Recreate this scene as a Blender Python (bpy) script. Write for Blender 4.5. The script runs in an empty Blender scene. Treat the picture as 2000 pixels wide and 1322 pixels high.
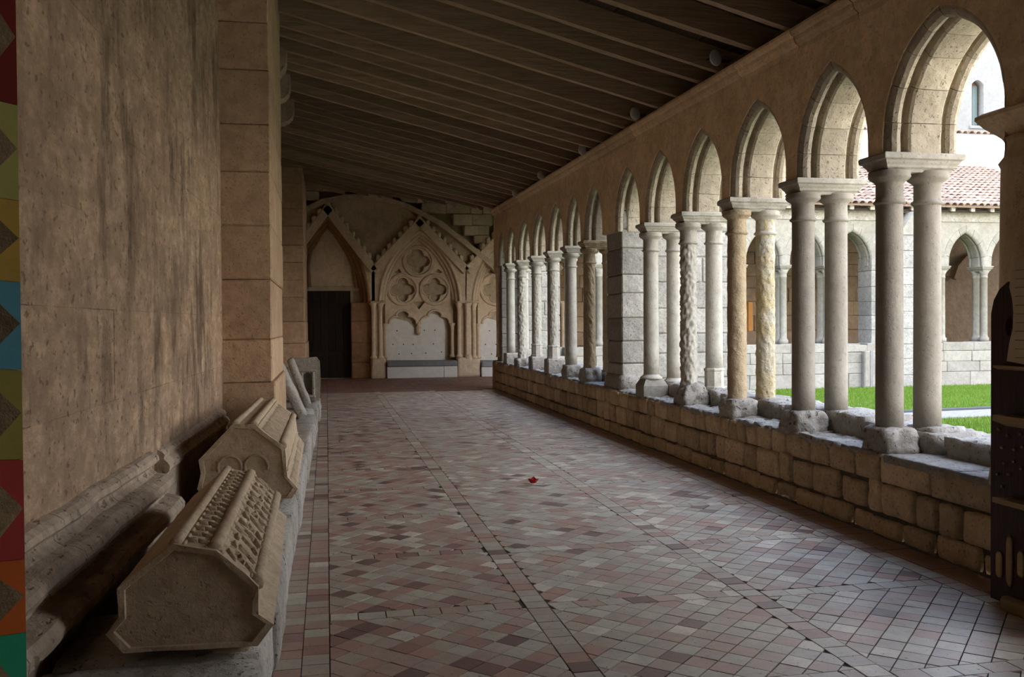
import bpy, bmesh, math, random
from mathutils import Vector, Matrix, noise
S = bpy.context.scene
COL = S.collection
R = math.radians
rnd = random.Random(7)

# ------------------------------------------------------------------ camera, light, exposure
FPX, CH = 1800.0, 1.5
yaw, pitch, roll = math.atan(362/1800), -0.0172, 0.0072
CF = Vector((math.sin(yaw)*math.cos(pitch), math.cos(yaw)*math.cos(pitch), math.sin(pitch)))
_r = Vector((math.cos(yaw), -math.sin(yaw), 0)); _u = _r.cross(CF)
CR = _r*math.cos(roll) - _u*math.sin(roll)
CU = _u*math.cos(roll) + _r*math.sin(roll)
CP = Vector((0, 0, CH))
cam = bpy.data.cameras.new('camera'); cam_o = bpy.data.objects.new('camera', cam); COL.objects.link(cam_o)
cam.sensor_width = 36; cam.lens = 36*FPX/2000; cam.clip_start = .05; cam.clip_end = 300
m = Matrix.Identity(4)
for i in range(3):
    m[i][0], m[i][1], m[i][2], m[i][3] = CR[i], CU[i], -CF[i], CP[i]
cam_o.matrix_world = m
S.camera = cam_o
S.view_settings.view_transform = 'Standard'; S.view_settings.look = 'None'
S.view_settings.gamma = 1; S.view_settings.use_curve_mapping = False
S.view_settings.exposure = 1.65
S.cycles.max_bounces = 12; S.cycles.diffuse_bounces = 8
W = bpy.data.worlds.new('sky'); S.world = W; W.use_nodes = True
wn, wl = W.node_tree.nodes, W.node_tree.links
wn.clear()
wo = wn.new('ShaderNodeOutputWorld'); wb = wn.new('ShaderNodeBackground'); wr = wn.new('ShaderNodeValToRGB')
wt = wn.new('ShaderNodeTexCoord'); ws = wn.new('ShaderNodeSeparateXYZ')
wl.new(wt.outputs['Generated'], ws.inputs[0]); wl.new(ws.outputs['Z'], wr.inputs[0])
wr.color_ramp.elements[0].position = 0.0; wr.color_ramp.elements[0].color = (1, .965, .90, 1)
wr.color_ramp.elements[1].position = .9; wr.color_ramp.elements[1].color = (.38, .57, 1, 1)
wl.new(wr.outputs[0], wb.inputs[0]); wb.inputs[1].default_value = 2.25
wl.new(wb.outputs[0], wo.inputs[0])
sl = bpy.data.lights.new('sun', 'SUN'); sl.energy = .6; sl.angle = R(40); sl.color = (1, .88, .70)
so = bpy.data.objects.new('sun', sl); COL.objects.link(so)
so.rotation_euler = Vector((-.35, .55, -.75)).to_track_quat('-Z', 'Y').to_euler()

def ray(px, py): return CF + CR*((px-1000)/FPX) + CU*((661-py)/FPX)
def onX(px, py, X): r = ray(px, py); return CP + r*(X/r.x)
def onY(px, py, Y): r = ray(px, py); return CP + r*(Y/r.y)
def onZ(px, py, Z): r = ray(px, py); return CP + r*((Z-CH)/r.z)
def proj(p):
    d = Vector(p)-CP; D = d.dot(CF)
    return 1000+FPX*d.dot(CR)/D, 661-FPX*d.dot(CU)/D, D

# ------------------------------------------------------------------ materials
def nodes(name, rough=.9, spec=.3):
    mt = bpy.data.materials.new(name); mt.use_nodes = True
    n, l = mt.node_tree.nodes, mt.node_tree.links
    b = n['Principled BSDF']; b.inputs['Roughness'].default_value = rough
    b.inputs['Specular IOR Level'].default_value = spec
    return mt, n, l, b
def mixc(n, l, fac, a, b_, mode='MIX'):
    x = n.new('ShaderNodeMix'); x.data_type = 'RGBA'; x.blend_type = mode
    for inp, v in ((x.inputs[0], fac), (x.inputs[6], a), (x.inputs[7], b_)):
        if hasattr(v, 'default_value') or hasattr(v, 'links'): l.new(v, inp)
        elif isinstance(v, tuple): inp.default_value = (*v, 1)
        else: inp.default_value = v
    return x.outputs[2]
def tex_noise(n, l, vec, scale, detail=4, rough=.6, sc=(1, 1, 1)):
    t = n.new('ShaderNodeTexNoise'); t.inputs['Scale'].default_value = scale
    t.inputs['Detail'].default_value = detail; t.inputs['Roughness'].default_value = rough
    if sc != (1, 1, 1):
        mp = n.new('ShaderNodeMapping'); mp.inputs['Scale'].default_value = sc
        l.new(vec, mp.inputs[0]); vec = mp.outputs[0]
    l.new(vec, t.inputs['Vector']); return t.outputs[0]
def ramp(n, l, fac, stops):
    r = n.new('ShaderNodeValToRGB'); e = r.color_ramp.elements
    while len(e) < len(stops): e.new(.5)
    for k, (p, c) in enumerate(stops):
        e[k].position = p; e[k].color = (*c, 1) if isinstance(c, tuple) else (c, c, c, 1)
    l.new(fac, r.inputs[0]); return r.outputs[0]
def stone(name, a, b_, dark, big=1.3, pit=.5, streak=0., bump=.5, fine=30., var=.18, pitscale=45., rough=.92):
    mt, n, l, bs = nodes(name, rough, .25)
    pos = n.new('ShaderNodeNewGeometry').outputs['Position']
    oi = n.new('ShaderNodeObjectInfo').outputs['Random']
    f1 = ramp(n, l, tex_noise(n, l, pos, big, 5, .65), [(.35, 0.), (.65, 1.)])
    c = mixc(n, l, f1, a, b_)
    f2 = ramp(n, l, tex_noise(n, l, pos, big*5, 6, .7), [(.42, 0.), (.7, 1.)])
    mul = n.new('ShaderNodeMath'); mul.operation = 'MULTIPLY'; mul.inputs[1].default_value = .55
    l.new(f2, mul.inputs[0]); c = mixc(n, l, mul.outputs[0], c, dark)
    if streak:
        f3 = ramp(n, l, tex_noise(n, l, pos, 5.5, 6, .7, (1, .5, .16)), [(.47, 0.), (.60, 1.)])
        f3b = ramp(n, l, tex_noise(n, l, pos, 1.1, 3, .6), [(.38, 0.), (.58, 1.)])
        mm = n.new('ShaderNodeMath'); mm.operation = 'MULTIPLY'; l.new(f3, mm.inputs[0]); l.new(f3b, mm.inputs[1])
        m2 = n.new('ShaderNodeMath'); m2.operation = 'MULTIPLY'; m2.inputs[1].default_value = streak; l.new(mm.outputs[0], m2.inputs[0])
        c = mixc(n, l, m2.outputs[0], c, tuple(v*.42 for v in dark))
        f4 = ramp(n, l, tex_noise(n, l, pos, 9, 5, .7, (1, .45, .6)), [(.52, 0.), (.72, 1.)])
        m3 = n.new('ShaderNodeMath'); m3.operation = 'MULTIPLY'; m3.inputs[1].default_value = streak*.3; l.new(f4, m3.inputs[0])
        c = mixc(n, l, m3.outputs[0], c, tuple(min(1, v*1.5) for v in a))
    er = None
    if streak > .5:
        er = tex_noise(n, l, pos, 15, 8, .75, (1, .4, .8))
        m5 = n.new('ShaderNodeMath'); m5.operation = 'MULTIPLY'; m5.inputs[1].default_value = .42
        l.new(ramp(n, l, er, [(.46, 1.), (.60, 0.)]), m5.inputs[0]); c = mixc(n, l, m5.outputs[0], c, tuple(v*.8 for v in dark))
        m6 = n.new('ShaderNodeMath'); m6.operation = 'MULTIPLY'; m6.inputs[1].default_value = .38
        l.new(ramp(n, l, tex_noise(n, l, pos, 2.6, 6, .75), [(.50, 0.), (.66, 1.)]), m6.inputs[0]); c = mixc(n, l, m6.outputs[0], c, tuple(v*.55 for v in b_))
    pt = ramp(n, l, tex_noise(n, l, pos, pitscale, 2, .5, (1, .45, .6) if streak else (1, 1, 1)), [(.62, 0.), (.70, 1.)])
    mp = n.new('ShaderNodeMath'); mp.operation = 'MULTIPLY'; mp.inputs[1].default_value = pit; l.new(pt, mp.inputs[0])
    c = mixc(n, l, mp.outputs[0], c, tuple(v*.45 for v in dark))
    hv = n.new('ShaderNodeHueSaturation')
    mr = n.new('ShaderNodeMapRange'); mr.inputs[3].default_value = 1-var; mr.inputs[4].default_value = 1+var
    l.new(oi, mr.inputs[0]); l.new(mr.outputs[0], hv.inputs['Value']); l.new(c, hv.inputs['Color'])
    l.new(hv.outputs[0], bs.inputs['Base Color'])
    fn = tex_noise(n, l, pos, fine, 6, .7)
    sub = n.new('ShaderNodeMath'); sub.operation = 'SUBTRACT'; l.new(fn, sub.inputs[0]); l.new(mp.outputs[0], sub.inputs[1])
    co = n.new('ShaderNodeMath'); co.operation = 'MULTIPLY_ADD'; co.inputs[1].default_value = 2.6
    l.new(tex_noise(n, l, pos, 6.5, 4, .6), co.inputs[0]); l.new(sub.outputs[0], co.inputs[2])
    if er:
        c2 = n.new('ShaderNodeMath'); c2.operation = 'MULTIPLY_ADD'; c2.inputs[1].default_value = 3.
        l.new(er, c2.inputs[0]); l.new(co.outputs[0], c2.inputs[2]); co = c2
    bp = n.new('ShaderNodeBump'); bp.inputs['Strength'].default_value = bump; bp.inputs['Distance'].default_value = .013
    l.new(co.outputs[0], bp.inputs['Height']); l.new(bp.outputs[0], bs.inputs['Normal'])
    return mt
def wood(name, a, b_, axis=(1, 12, 12), rough=.8):
    mt, n, l, bs = nodes(name, rough, .2)
    pos = n.new('ShaderNodeNewGeometry').outputs['Position']
    oi = n.new('ShaderNodeObjectInfo').outputs['Random']
    f = ramp(n, l, tex_noise(n, l, pos, 2.2, 6, .7, axis), [(.35, 0.), (.68, 1.)])
    c = mixc(n, l, f, a, b_)
    hv = n.new('ShaderNodeHueSaturation'); mr = n.new('ShaderNodeMapRange'); mr.inputs[3].default_value = .7; mr.inputs[4].default_value = 1.3
    l.new(oi, mr.inputs[0]); l.new(mr.outputs[0], hv.inputs['Value']); l.new(c, hv.inputs['Color']); l.new(hv.outputs[0], bs.inputs['Base Color'])
    bp = n.new('ShaderNodeBump'); bp.inputs['Strength'].default_value = .4; bp.inputs['Distance'].default_value = .01
    l.new(f, bp.inputs['Height']); l.new(bp.outputs[0], bs.inputs['Normal'])
    return mt
def plain(name, c, rough=.6, spec=.4, var=.12):
    mt, n, l, bs = nodes(name, rough, spec)
    pos = n.new('ShaderNodeNewGeometry').outputs['Position']
    f = tex_noise(n, l, pos, 14, 4, .6)
    l.new(mixc(n, l, f, tuple(v*(1-2*var) for v in c), tuple(min(1, v*(1+var)) for v in c)), bs.inputs['Base Color'])
    return mt
def tile_mat(name, stops, rough=.42):
    mt, n, l, bs = nodes(name, rough, .7)
    pos = n.new('ShaderNodeNewGeometry').outputs['Position']
    at_ = n.new('ShaderNodeAttribute'); at_.attribute_name = 'tone'
    c = ramp(n, l, at_.outputs['Fac'], stops)
    f = ramp(n, l, tex_noise(n, l, pos, 9, 6, .7), [(.4, 0.), (.75, 1.)])
    m_ = n.new('ShaderNodeMath'); m_.operation = 'MULTIPLY'; m_.inputs[1].default_value = .5; l.new(f, m_.inputs[0])
    c = mixc(n, l, m_.outputs[0], c, (.20, .165, .15))
    sp = ramp(n, l, tex_noise(n, l, pos, 60, 2, .5), [(.66, 0.), (.72, 1.)])
    c = mixc(n, l, sp, c, (.05, .04, .04))
    l.new(c, bs.inputs['Base Color'])
    rr = n.new('ShaderNodeMapRange'); rr.inputs[3].default_value = rough-.12; rr.inputs[4].default_value = rough+.22
    l.new(tex_noise(n, l, pos, 5, 5, .7), rr.inputs[0]); l.new(rr.outputs[0], bs.inputs['Roughness'])
    bp = n.new('ShaderNodeBump'); bp.inputs['Strength'].default_value = .25; bp.inputs['Distance'].default_value = .006
    l.new(tex_noise(n, l, pos, 22, 5, .7), bp.inputs['Height']); l.new(bp.outputs[0], bs.inputs['Normal'])
    return mt
M = {}
M['wall'] = stone('weathered_limestone', (.70, .49, .32), (.56, .38, .24), (.28, .18, .11), .9, .6, .95, .9, 30, .07)
M['pier'] = stone('pier_limestone', (.56, .39, .24), (.44, .29, .175), (.26, .17, .10), 2.0, .4, .0, .6)
M['mould'] = stone('moulding_limestone', (.53, .42, .305), (.41, .315, .225), (.20, .15, .11), 2.2, .6, .3, .9, 28, .12, 30)
M['arcade'] = stone('arcade_limestone', (.78, .60, .375), (.64, .475, .285), (.38, .27, .16), 2.2, .35, 0, .5)
M['voussoir'] = stone('arch_limestone', (.44, .375, .275), (.36, .30, .215), (.23, .185, .125), 2.2, .6, 0, .6, 30, .1)
M['parapet'] = stone('parapet_limestone', (.60, .45, .28), (.48, .35, .21), (.27, .19, .115), 2.0, .5, 0, .8, 22, .2)
M['mortar'] = stone('dark_mortar', (.13, .10, .075), (.09, .07, .05), (.05, .04, .03), 3, .3, 0, .6)
M['joint'] = stone('tile_joint_mortar', (.085, .07, .058), (.06, .05, .04), (.035, .03, .024), 3, .3, 0, .6)
M['cap'] = stone('parapet_top_limestone', (.37, .335, .28), (.29, .26, .215), (.145, .128, .105), 3.0, .7, 0, 1.0, 24, .1, 26)
M['col_grey'] = stone('grey_column_limestone', (.295, .262, .212), (.25, .22, .175), (.18, .155, .12), 1.6, .3, 0, .3, 40, .06)
M['col_pale'] = stone('pale_column_limestone', (.42, .39, .325), (.365, .33, .27), (.24, .21, .16), 1.8, .35, 0, .35, 36, .06)
M['col_warm'] = stone('ochre_column_limestone', (.42, .32, .195), (.36, .275, .17), (.24, .18, .115), 2.4, .4, 0, .6, 26, .06)
M['col_lichen'] = stone('lichen_column_limestone', (.40, .37, .305), (.38, .30, .145), (.23, .20, .15), 5.0, .5, 0, .8, 26, .06)
M['pale'] = stone('pale_limestone', (.315, .288, .235), (.265, .24, .19), (.165, .146, .112), 2.0, .35, 0, .4, 24, .10)
M['grey'] = stone('grey_block_limestone', (.36, .335, .285), (.28, .26, .22), (.15, .14, .125), 3.2, .55, 0, .8, 20, .14)
M['pierstone'] = stone('warm_grey_limestone', (.42, .345, .25), (.33, .265, .185), (.18, .145, .105), 3.0, .5, 0, .8, 20, .12)
M['bench'] = stone('bench_limestone', (.48, .44, .37), (.40, .35, .28), (.22, .19, .15), 3.0, .6, 0, 1.0, 22, .14)
M['sarc'] = stone('sarcophagus_limestone', (.54, .42, .28), (.46, .35, .225), (.29, .21, .135), 3.0, .3, 0, .6, 40, .05)
M['tomb'] = stone('tomb_limestone', (.76, .60, .41), (.66, .51, .34), (.44, .32, .21), 2.0, .2, 0, .4, 20, .08)
M['tombred'] = stone('red_stained_limestone', (.40, .22, .11), (.30, .16, .08), (.16, .09, .05), 2.0, .2, 0, .4, 20, .08)
M['farwall'] = stone('end_wall_limestone', (.62, .50, .34), (.52, .40, .26), (.30, .225, .145), 1.2, .3, 0, .6, 14, .14)
M['panel'] = stone('white_tomb_panel', (.82, .78, .70), (.76, .71, .63), (.64, .57, .47), 1.5, .1, 0, .2, 20, .02)
M['slab'] = stone('grey_slab', (.30, .30, .29), (.25, .25, .24), (.18, .18, .17), 2, .3, 0, .4)
M['inner'] = stone('inner_wing_limestone', (.42, .30, .19), (.32, .22, .13), (.20, .13, .08), 1.0, .3, 0, .5, 14, .14)
M['plaster'] = stone('white_plaster', (.56, .555, .53), (.53, .525, .505), (.49, .485, .465), 1.0, .05, 0, .1, 10, .02)
M['building'] = stone('pale_grey_wall', (.25, .245, .225), (.22, .215, .195), (.165, .16, .145), 1.6, .3, 0, .4, 10, .02)
M['rafter'] = wood('rafter_wood', (.40, .29, .19), (.24, .17, .105), (1, 12, 12))
M['board'] = wood('roof_board_wood', (.07, .047, .03), (.04, .027, .018), (12, 1, 12))
M['door'] = wood('dark_door_wood', (.040, .026, .018), (.022, .015, .011), (12, 12, 1))
M['mahog'] = wood('mahogany', (.045, .014, .012), (.028, .009, .008), (12, 12, 1), .45)
M['light_wood'] = wood('light_wood', (.36, .25, .13), (.26, .17, .09), (12, 1, 12), .6)
M['orange_wood'] = wood('orange_door_wood', (.75, .36, .12), (.62, .28, .08), (12, 12, 1))
M['tile'] = tile_mat('terracotta_tiles', [(0., (.17, .10, .08)), (.1, (.32, .175, .135)), (.3, (.46, .27, .19)), (.5, (.45, .335, .245)), (.7, (.49, .42, .31)), (.9, (.54, .49, .36)), (1., (.70, .60, .45))], .31)
M['redtile'] = tile_mat('red_tiles', [(0., (.20, .08, .055)), (.5, (.26, .105, .075)), (1., (.30, .14, .10))], .55)
M['rooftile'] = stone('clay_roof_tile', (.34, .235, .16), (.28, .195, .135), (.16, .115, .085), 2.5, .3, 0, .6, 20, .28)
M['gravel'] = stone('gravel', (.34, .30, .245), (.28, .245, .20), (.17, .145, .12), 12, .7, 0, 1, 60, .02, 70)
M['soil'] = stone('lawn_soil', (.10, .17, .02), (.08, .14, .015), (.06, .09, .012), 4, .2, 0, .6)
M['edging'] = plain('dark_edging', (.06, .06, .065), .7)
M['grass'] = None
M['metal'] = plain('grey_post_metal', (.22, .20, .19), .6)
M['cream'] = plain('cream_enamel', (.72, .70, .64), .35)
M['cable'] = plain('dark_cable', (.03, .025, .02), .6)
M['red'] = plain('red_petal', (.45, .008, .008), .5)
M['stem'] = plain('green_stem', (.35, .38, .16), .6)
M['paper'] = plain('parchment', (.55, .45, .29), .8)
M['ink'] = plain('ink', (.05, .035, .025), .8)
M['glass'] = plain('window_glass', (.16, .21, .20), .12, .5)
M['brownframe'] = plain('brown_window_frame', (.20, .09, .06), .6)
mt, n, l, bs = nodes('grass_blades', .6, .2); M['grass'] = mt
pos = n.new('ShaderNodeNewGeometry').outputs['Position']
l.new(mixc(n, l, ramp(n, l, tex_noise(n, l, pos, 1.2, 5, .7), [(.3, 0.), (.7, 1.)]), (.09, .165, .012), (.15, .225, .02)), bs.inputs['Base Color'])
PAINT = [plain('paint_%s' % k, c, .5) for k, c in (('red', (.30, .03, .02)), ('lime', (.62, .58, .16)), ('yellow', (.80, .50, .09)), ('blue', (.16, .48, .58)), ('olive', (.50, .42, .09)), ('crimson', (.60, .07, .06)), ('orange', (.78, .17, .03)), ('green', (.04, .46, .24)))]

# ------------------------------------------------------------------ builders
def link(name, me, mat, parent=None, smooth=False):
    o = bpy.data.objects.new(name, me); COL.objects.link(o)
    if mat and not me.materials: me.materials.append(M[mat] if isinstance(mat, str) else mat)
    if parent: o.parent = parent
    if smooth: me.polygons.foreach_set('use_smooth', [True]*len(me.polygons))
    return o
def mesh(name, v, f, mat, parent=None, smooth=False, fix=True):
    me = bpy.data.meshes.new(name); me.from_pydata([tuple(p) for p in v], [], f)
    if fix:
        bm = bmesh.new(); bm.from_mesh(me); bmesh.ops.recalc_face_normals(bm, faces=bm.faces); bm.to_mesh(me); bm.free()
    me.update()
    return link(name, me, mat, parent, smooth)
def struct(o): o['kind'] = 'structure'; return o
def tag(o, label, cat, group=None, kind=None):
    o['label'] = label; o['category'] = cat
    if group: o['group'] = group
    if kind: o['kind'] = kind
    return o
def thing(name, label, cat, loc=(0, 0, 0), rz=0, group=None):
    o = bpy.data.objects.new(name, None); COL.objects.link(o); o.location = loc; o.rotation_euler[2] = rz
    o.empty_display_size = .1
    return tag(o, label, cat, group)
# chamfered box topology, wound outwards
_CI = {}; _CV = []
for sx in (0, 1):
    for sy in (0, 1):
        for sz in (0, 1):
            for a in range(3):
                _CI[(sx, sy, sz, a)] = len(_CV); _CV.append(((sx, sy, sz), a))
def _cb_raw(lo, hi, c):
    v = []
    for s, a in _CV:
        p = []
        for k in range(3):
            e = hi[k] if s[k] else lo[k]
            if k != a: e += -c if s[k] else c
            p.append(e)
        v.append(p)
    return v
def _cb_faces():
    F = []
    for a in range(3):
        b, c = [k for k in range(3) if k != a]
        for s in (0, 1):
            q = []
            for (sb, sc) in ((0, 0), (1, 0), (1, 1), (0, 1)):
                k = [0, 0, 0]; k[a] = s; k[b] = sb; k[c] = sc; q.append(_CI[(*k, a)])
            F.append(q)
        for sb in (0, 1):
            for sc in (0, 1):
                k0 = [0, 0, 0]; k0[b] = sb; k0[c] = sc; k1 = list(k0); k1[a] = 1
                F.append([_CI[(*k0, b)], _CI[(*k1, b)], _CI[(*k1, c)], _CI[(*k0, c)]])
    for s, a in _CV:
        if a == 0: F.append([_CI[(*s, 0)], _CI[(*s, 1)], _CI[(*s, 2)]])
    raw = [Vector(p) for p in _cb_raw((0, 0, 0), (1, 1, 1), .2)]
    out = []
    for q in F:
        nrm = (raw[q[1]]-raw[q[0]]).cross(raw[q[2]]-raw[q[0]])
        cen = sum((raw[i] for i in q), Vector())/len(q) - Vector((.5, .5, .5))
        out.append(q if nrm.dot(cen) > 0 else q[::-1])
    return out
_CF = _cb_faces()
def cbox_vf(x0, x1, y0, y1, z0, z1, c=.01, j=0.):
    c = min(c, (x1-x0)*.45, (y1-y0)*.45, (z1-z0)*.45)
    v = _cb_raw((x0, y0, z0), (x1, y1, z1), c)
    if j:
        off = {}
        for i, (s, a) in enumerate(_CV):
            if s not in off: off[s] = [rnd.uniform(-j, j) for _ in range(3)]
            v[i] = [v[i][k]+off[s][k] for k in range(3)]
    return v, _CF
def cbox(name, x0, x1, y0, y1, z0, z1, mat, parent=None, c=.01, j=0., fn=None):
    v, f = cbox_vf(x0, x1, y0, y1, z0, z1, c, j)
    if fn: v = [fn(*p) for p in v]
    return mesh(name, v, f, mat, parent, fix=bool(fn))
def multi(name, boxes, mat, parent=None, c=.004):
    V, F = [], []
    for b in boxes:
        v, f = cbox_vf(*b, c); o = len(V); V += v; F += [[i+o for i in q] for q in f]
    return mesh(name, V, F, mat, parent, fix=False)
def rough(name, x0, x1, y0, y1, z0, z1, mat, parent=None, n=(6, 6, 5), amp=.02, sc=7., p=9., topamp=None, taper=0., seed=0, smooth=True, botflat=True):
    idx = {}; V = []; F = []
    hx, hy, hz = (x1-x0)/2, (y1-y0)/2, (z1-z0)/2; cx, cy, cz = (x0+x1)/2, (y0+y1)/2, (z0+z1)/2
    def vert(i, j, k):
        if (i, j, k) in idx: return idx[(i, j, k)]
        u = Vector((2*i/n[0]-1, 2*j/n[1]-1, 2*k/n[2]-1))
        L = (abs(u.x)**p+abs(u.y)**p+abs(u.z)**p)**(1/p)
        w = u/L if L else u
        t = 1-taper*(w.z+1)/2
        q = Vector((cx+hx*w.x*t, cy+hy*w.y*t, cz+hz*w.z))
        d = noise.noise(q*sc+Vector((seed*3.1, seed*1.7, 0)))*.65 + noise.noise(q*sc*2.7+Vector((seed, 5, 0)))*.35
        a = amp
        if topamp is not None and k == n[2]: a = topamp
        nr = Vector((w.x**3, w.y**3, w.z**3))
        if nr.length: nr.normalize()
        q = q+nr*d*a
        if botflat and k == 0: q.z = z0
        idx[(i, j, k)] = len(V); V.append(q); return idx[(i, j, k)]
    for k in (0, n[2]):
        for i in range(n[0]):
            for j in range(n[1]):
                F.append([vert(i, j, k), vert(i+1, j, k), vert(i+1, j+1, k), vert(i, j+1, k)])
    for i in (0, n[0]):
        for j in range(n[1]):
            for k in range(n[2]):
                F.append([vert(i, j, k), vert(i, j+1, k), vert(i, j+1, k+1), vert(i, j, k+1)])
    for j in (0, n[1]):
        for i in range(n[0]):
            for k in range(n[2]):
                F.append([vert(i, j, k), vert(i+1, j, k), vert(i+1, j, k+1), vert(i, j, k+1)])
    return mesh(name, V, F, mat, parent, smooth)
def lathe(name, prof, cx, cy, mat, parent=None, n=24, smooth=True, amp=0., sc=10., sz=1., twist=0., rot=0., seed=0):
    V, F = [], []
    for (r, z) in prof:
        for k in range(n):
            a = 2*math.pi*k/n+rot
            rr = r
            if amp:
                q = Vector((math.cos(a+z*twist)*.1*sc, math.sin(a+z*twist)*.1*sc, z*sc*sz+seed*7))
                rr = r + amp*(noise.noise(q)*.7+noise.noise(q*2.3)*.4-.25)
            V.append((cx+rr*math.cos(a), cy+rr*math.sin(a), z))
    m_ = len(prof)
    for i in range(m_-1):
        for k in range(n):
            F.append([i*n+k, i*n+(k+1) % n, (i+1)*n+(k+1) % n, (i+1)*n+k])
    F.append(list(range(n))[::-1]); F.append([(m_-1)*n+k for k in range(n)])
    o = mesh(name, V, F, mat, parent, smooth, fix=prof[0][1] > prof[-1][1])
    return o
def rect_lathe(name, prof, x0, x1, y0, y1, mat, parent=None, amp=0., seed=0):
    V, F = [], []
    nx, ny = (9, 5) if amp else (1, 1)
    for (o_, z) in prof:
        a, b, c, d = x0-o_, x1+o_, y0-o_, y1+o_
        ring = [(a+(b-a)*i/nx, c) for i in range(nx)]+[(b, c+(d-c)*i/ny) for i in range(ny)]+[(b-(b-a)*i/nx, d) for i in range(nx)]+[(a, d-(d-c)*i/ny) for i in range(ny)]
        for (x, y) in ring:
            if amp:
                q = Vector((x, y, z))*16+Vector((seed*5, 0, 0)); dd = noise.noise(q)*amp
                x += dd*(1 if x > (a+b)/2 else -1); y += dd*(1 if y > (c+d)/2 else -1); z2 = z+noise.noise(q+Vector((9, 9, 9)))*amp*.6
            else: z2 = z
            V.append((x, y, z2))
    k = 2*(nx+ny)
    for i in range(len(prof)-1):
        for j in range(k): F.append([i*k+j, i*k+(j+1) % k, (i+1)*k+(j+1) % k, (i+1)*k+j])
    F.append(list(range(k))[::-1]); F.append([(len(prof)-1)*k+j for j in range(k)])
    return mesh(name, V, F, mat, parent, fix=False)
def sweep(name, prof, frames, mat, parent=None, closed_path=False, smooth=False, cap=True):
    """prof: (a,b) list closed; frames: list of (origin, A, B)"""
    V, F = [], []; n_ = len(prof)
    for (o_, A, B) in frames:
        for (a, b) in prof: V.append(o_+A*a+B*b)
    m_ = len(frames)
    for i in range(m_ if closed_path else m_-1):
        i2 = (i+1) % m_
        for k in range(n_): F.append([i*n_+k, i*n_+(k+1) % n_, i2*n_+(k+1) % n_, i2*n_+k])
    if cap and not closed_path: F.append(list(range(n_))); F.append([(m_-1)*n_+k for k in range(n_)][::-1])
    return mesh(name, V, F, mat, parent, smooth)
def plate(name, loops, y, t, mat, parent=None, fn=None, bevel=0.):
    """flat plate with holes in the XZ plane at depth y (front) .. y+t"""
    cu = bpy.data.curves.new(name, 'CURVE'); cu.dimensions = '2D'; cu.fill_mode = 'BOTH'; cu.extrude = t/2
    for lp in loops:
        sp = cu.splines.new('POLY'); sp.points.add(len(lp)-1); sp.use_cyclic_u = True
        for q, (a, b) in zip(sp.points, lp): q.co = (a, b, 0, 1)
    ob = bpy.data.objects.new(name, cu); COL.objects.link(ob)
    bpy.context.view_layer.update()
    dg = bpy.context.evaluated_depsgraph_get()
    me = bpy.data.meshes.new_from_object(ob.evaluated_get(dg))
    bpy.data.objects.remove(ob); bpy.data.curves.remove(cu)
    for v in me.vertices:
        a, b, c = v.co; p = (a, y+t/2-c, b)
        v.co = fn(*p) if fn else p
    me.flip_normals() if False else None
    bm = bmesh.new(); bm.from_mesh(me); bmesh.ops.remove_doubles(bm, verts=bm.verts, dist=1e-5); bmesh.ops.recalc_face_normals(bm, faces=bm.faces); bm.to_mesh(me); bm.free()
    me.materials.clear()
    return link(name, me, mat, parent)
def prism(name, lp, y, t, mat, parent=None):
    n_ = len(lp); V = [(a, y, b) for a, b in lp]+[(a, y+t, b) for a, b in lp]
    return mesh(name, V, [list(range(n_)), list(range(n_, 2*n_))]+[[i, (i+1) % n_, n_+(i+1) % n_, n_+i] for i in range(n_)], mat, parent)
def path_frames_xz(pts, y, closed=False):
    """frames along a polyline in XZ at depth y: A = outward normal in plane, B = -Y"""
    fr = []; n_ = len(pts)
    for i in range(n_):
        p0 = pts[(i-1) % n_] if (closed or i > 0) else pts[i]
        p1 = pts[(i+1) % n_] if (closed or i < n_-1) else pts[i]
        d = Vector((p1[0]-p0[0], 0, p1[1]-p0[1]))
        if d.length < 1e-9: d = Vector((1, 0, 0))
        d.normalize()
        fr.append((Vector((pts[i][0], y, pts[i][1])), Vector((-d.z, 0, d.x)), Vector((0, -1, 0))))
    return fr
def circ_prof(r, n=8, sq=1.): return [(r*math.cos(2*math.pi*k/n), sq*r*math.sin(2*math.pi*k/n)) for k in range(n)]
def arch_pts(a, b, zs, rise, r=0., n=10, st=0.):
    """pointed arch outline, offset outwards by r; st = height of the straight stilt below the arcs"""
    out = [(a-r, zs+st*k/3) for k in range(3)] if st else []
    zs += st; rise -= st
    s = b-a; Rr = (rise*rise+s*s/4)/s; mid = (a+b)/2; cl = a+Rr
    a1 = math.acos(max(-1, min(1, (mid-cl)/(Rr+r))))
    for k in range(n+1):
        t = math.pi+(a1-math.pi)*k/n
        out.append((cl+(Rr+r)*math.cos(t), zs+(Rr+r)*math.sin(t)))
    return out+[(2*mid-p[0], p[1]) for p in out[-2::-1]]
ST = .09

# ------------------------------------------------------------------ the setting: levels of the arcade
def z_cor(Y): return 3.85+.0155*(Y-6.2)
def z_aba(Y): return 2.655+.0085*(Y-6)
def z_apex(Y): return 3.405+.003*(Y-6)
def z_par(Y): return .575+.0035*(Y-6)
XW, XF, XB = 3.745, 3.79, 4.36
def slope(Y): return .262-.0032*(Y-8)
def z_roof(X, Y): return z_cor(Y)+.035+(3.75-X)*slope(Y)

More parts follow.
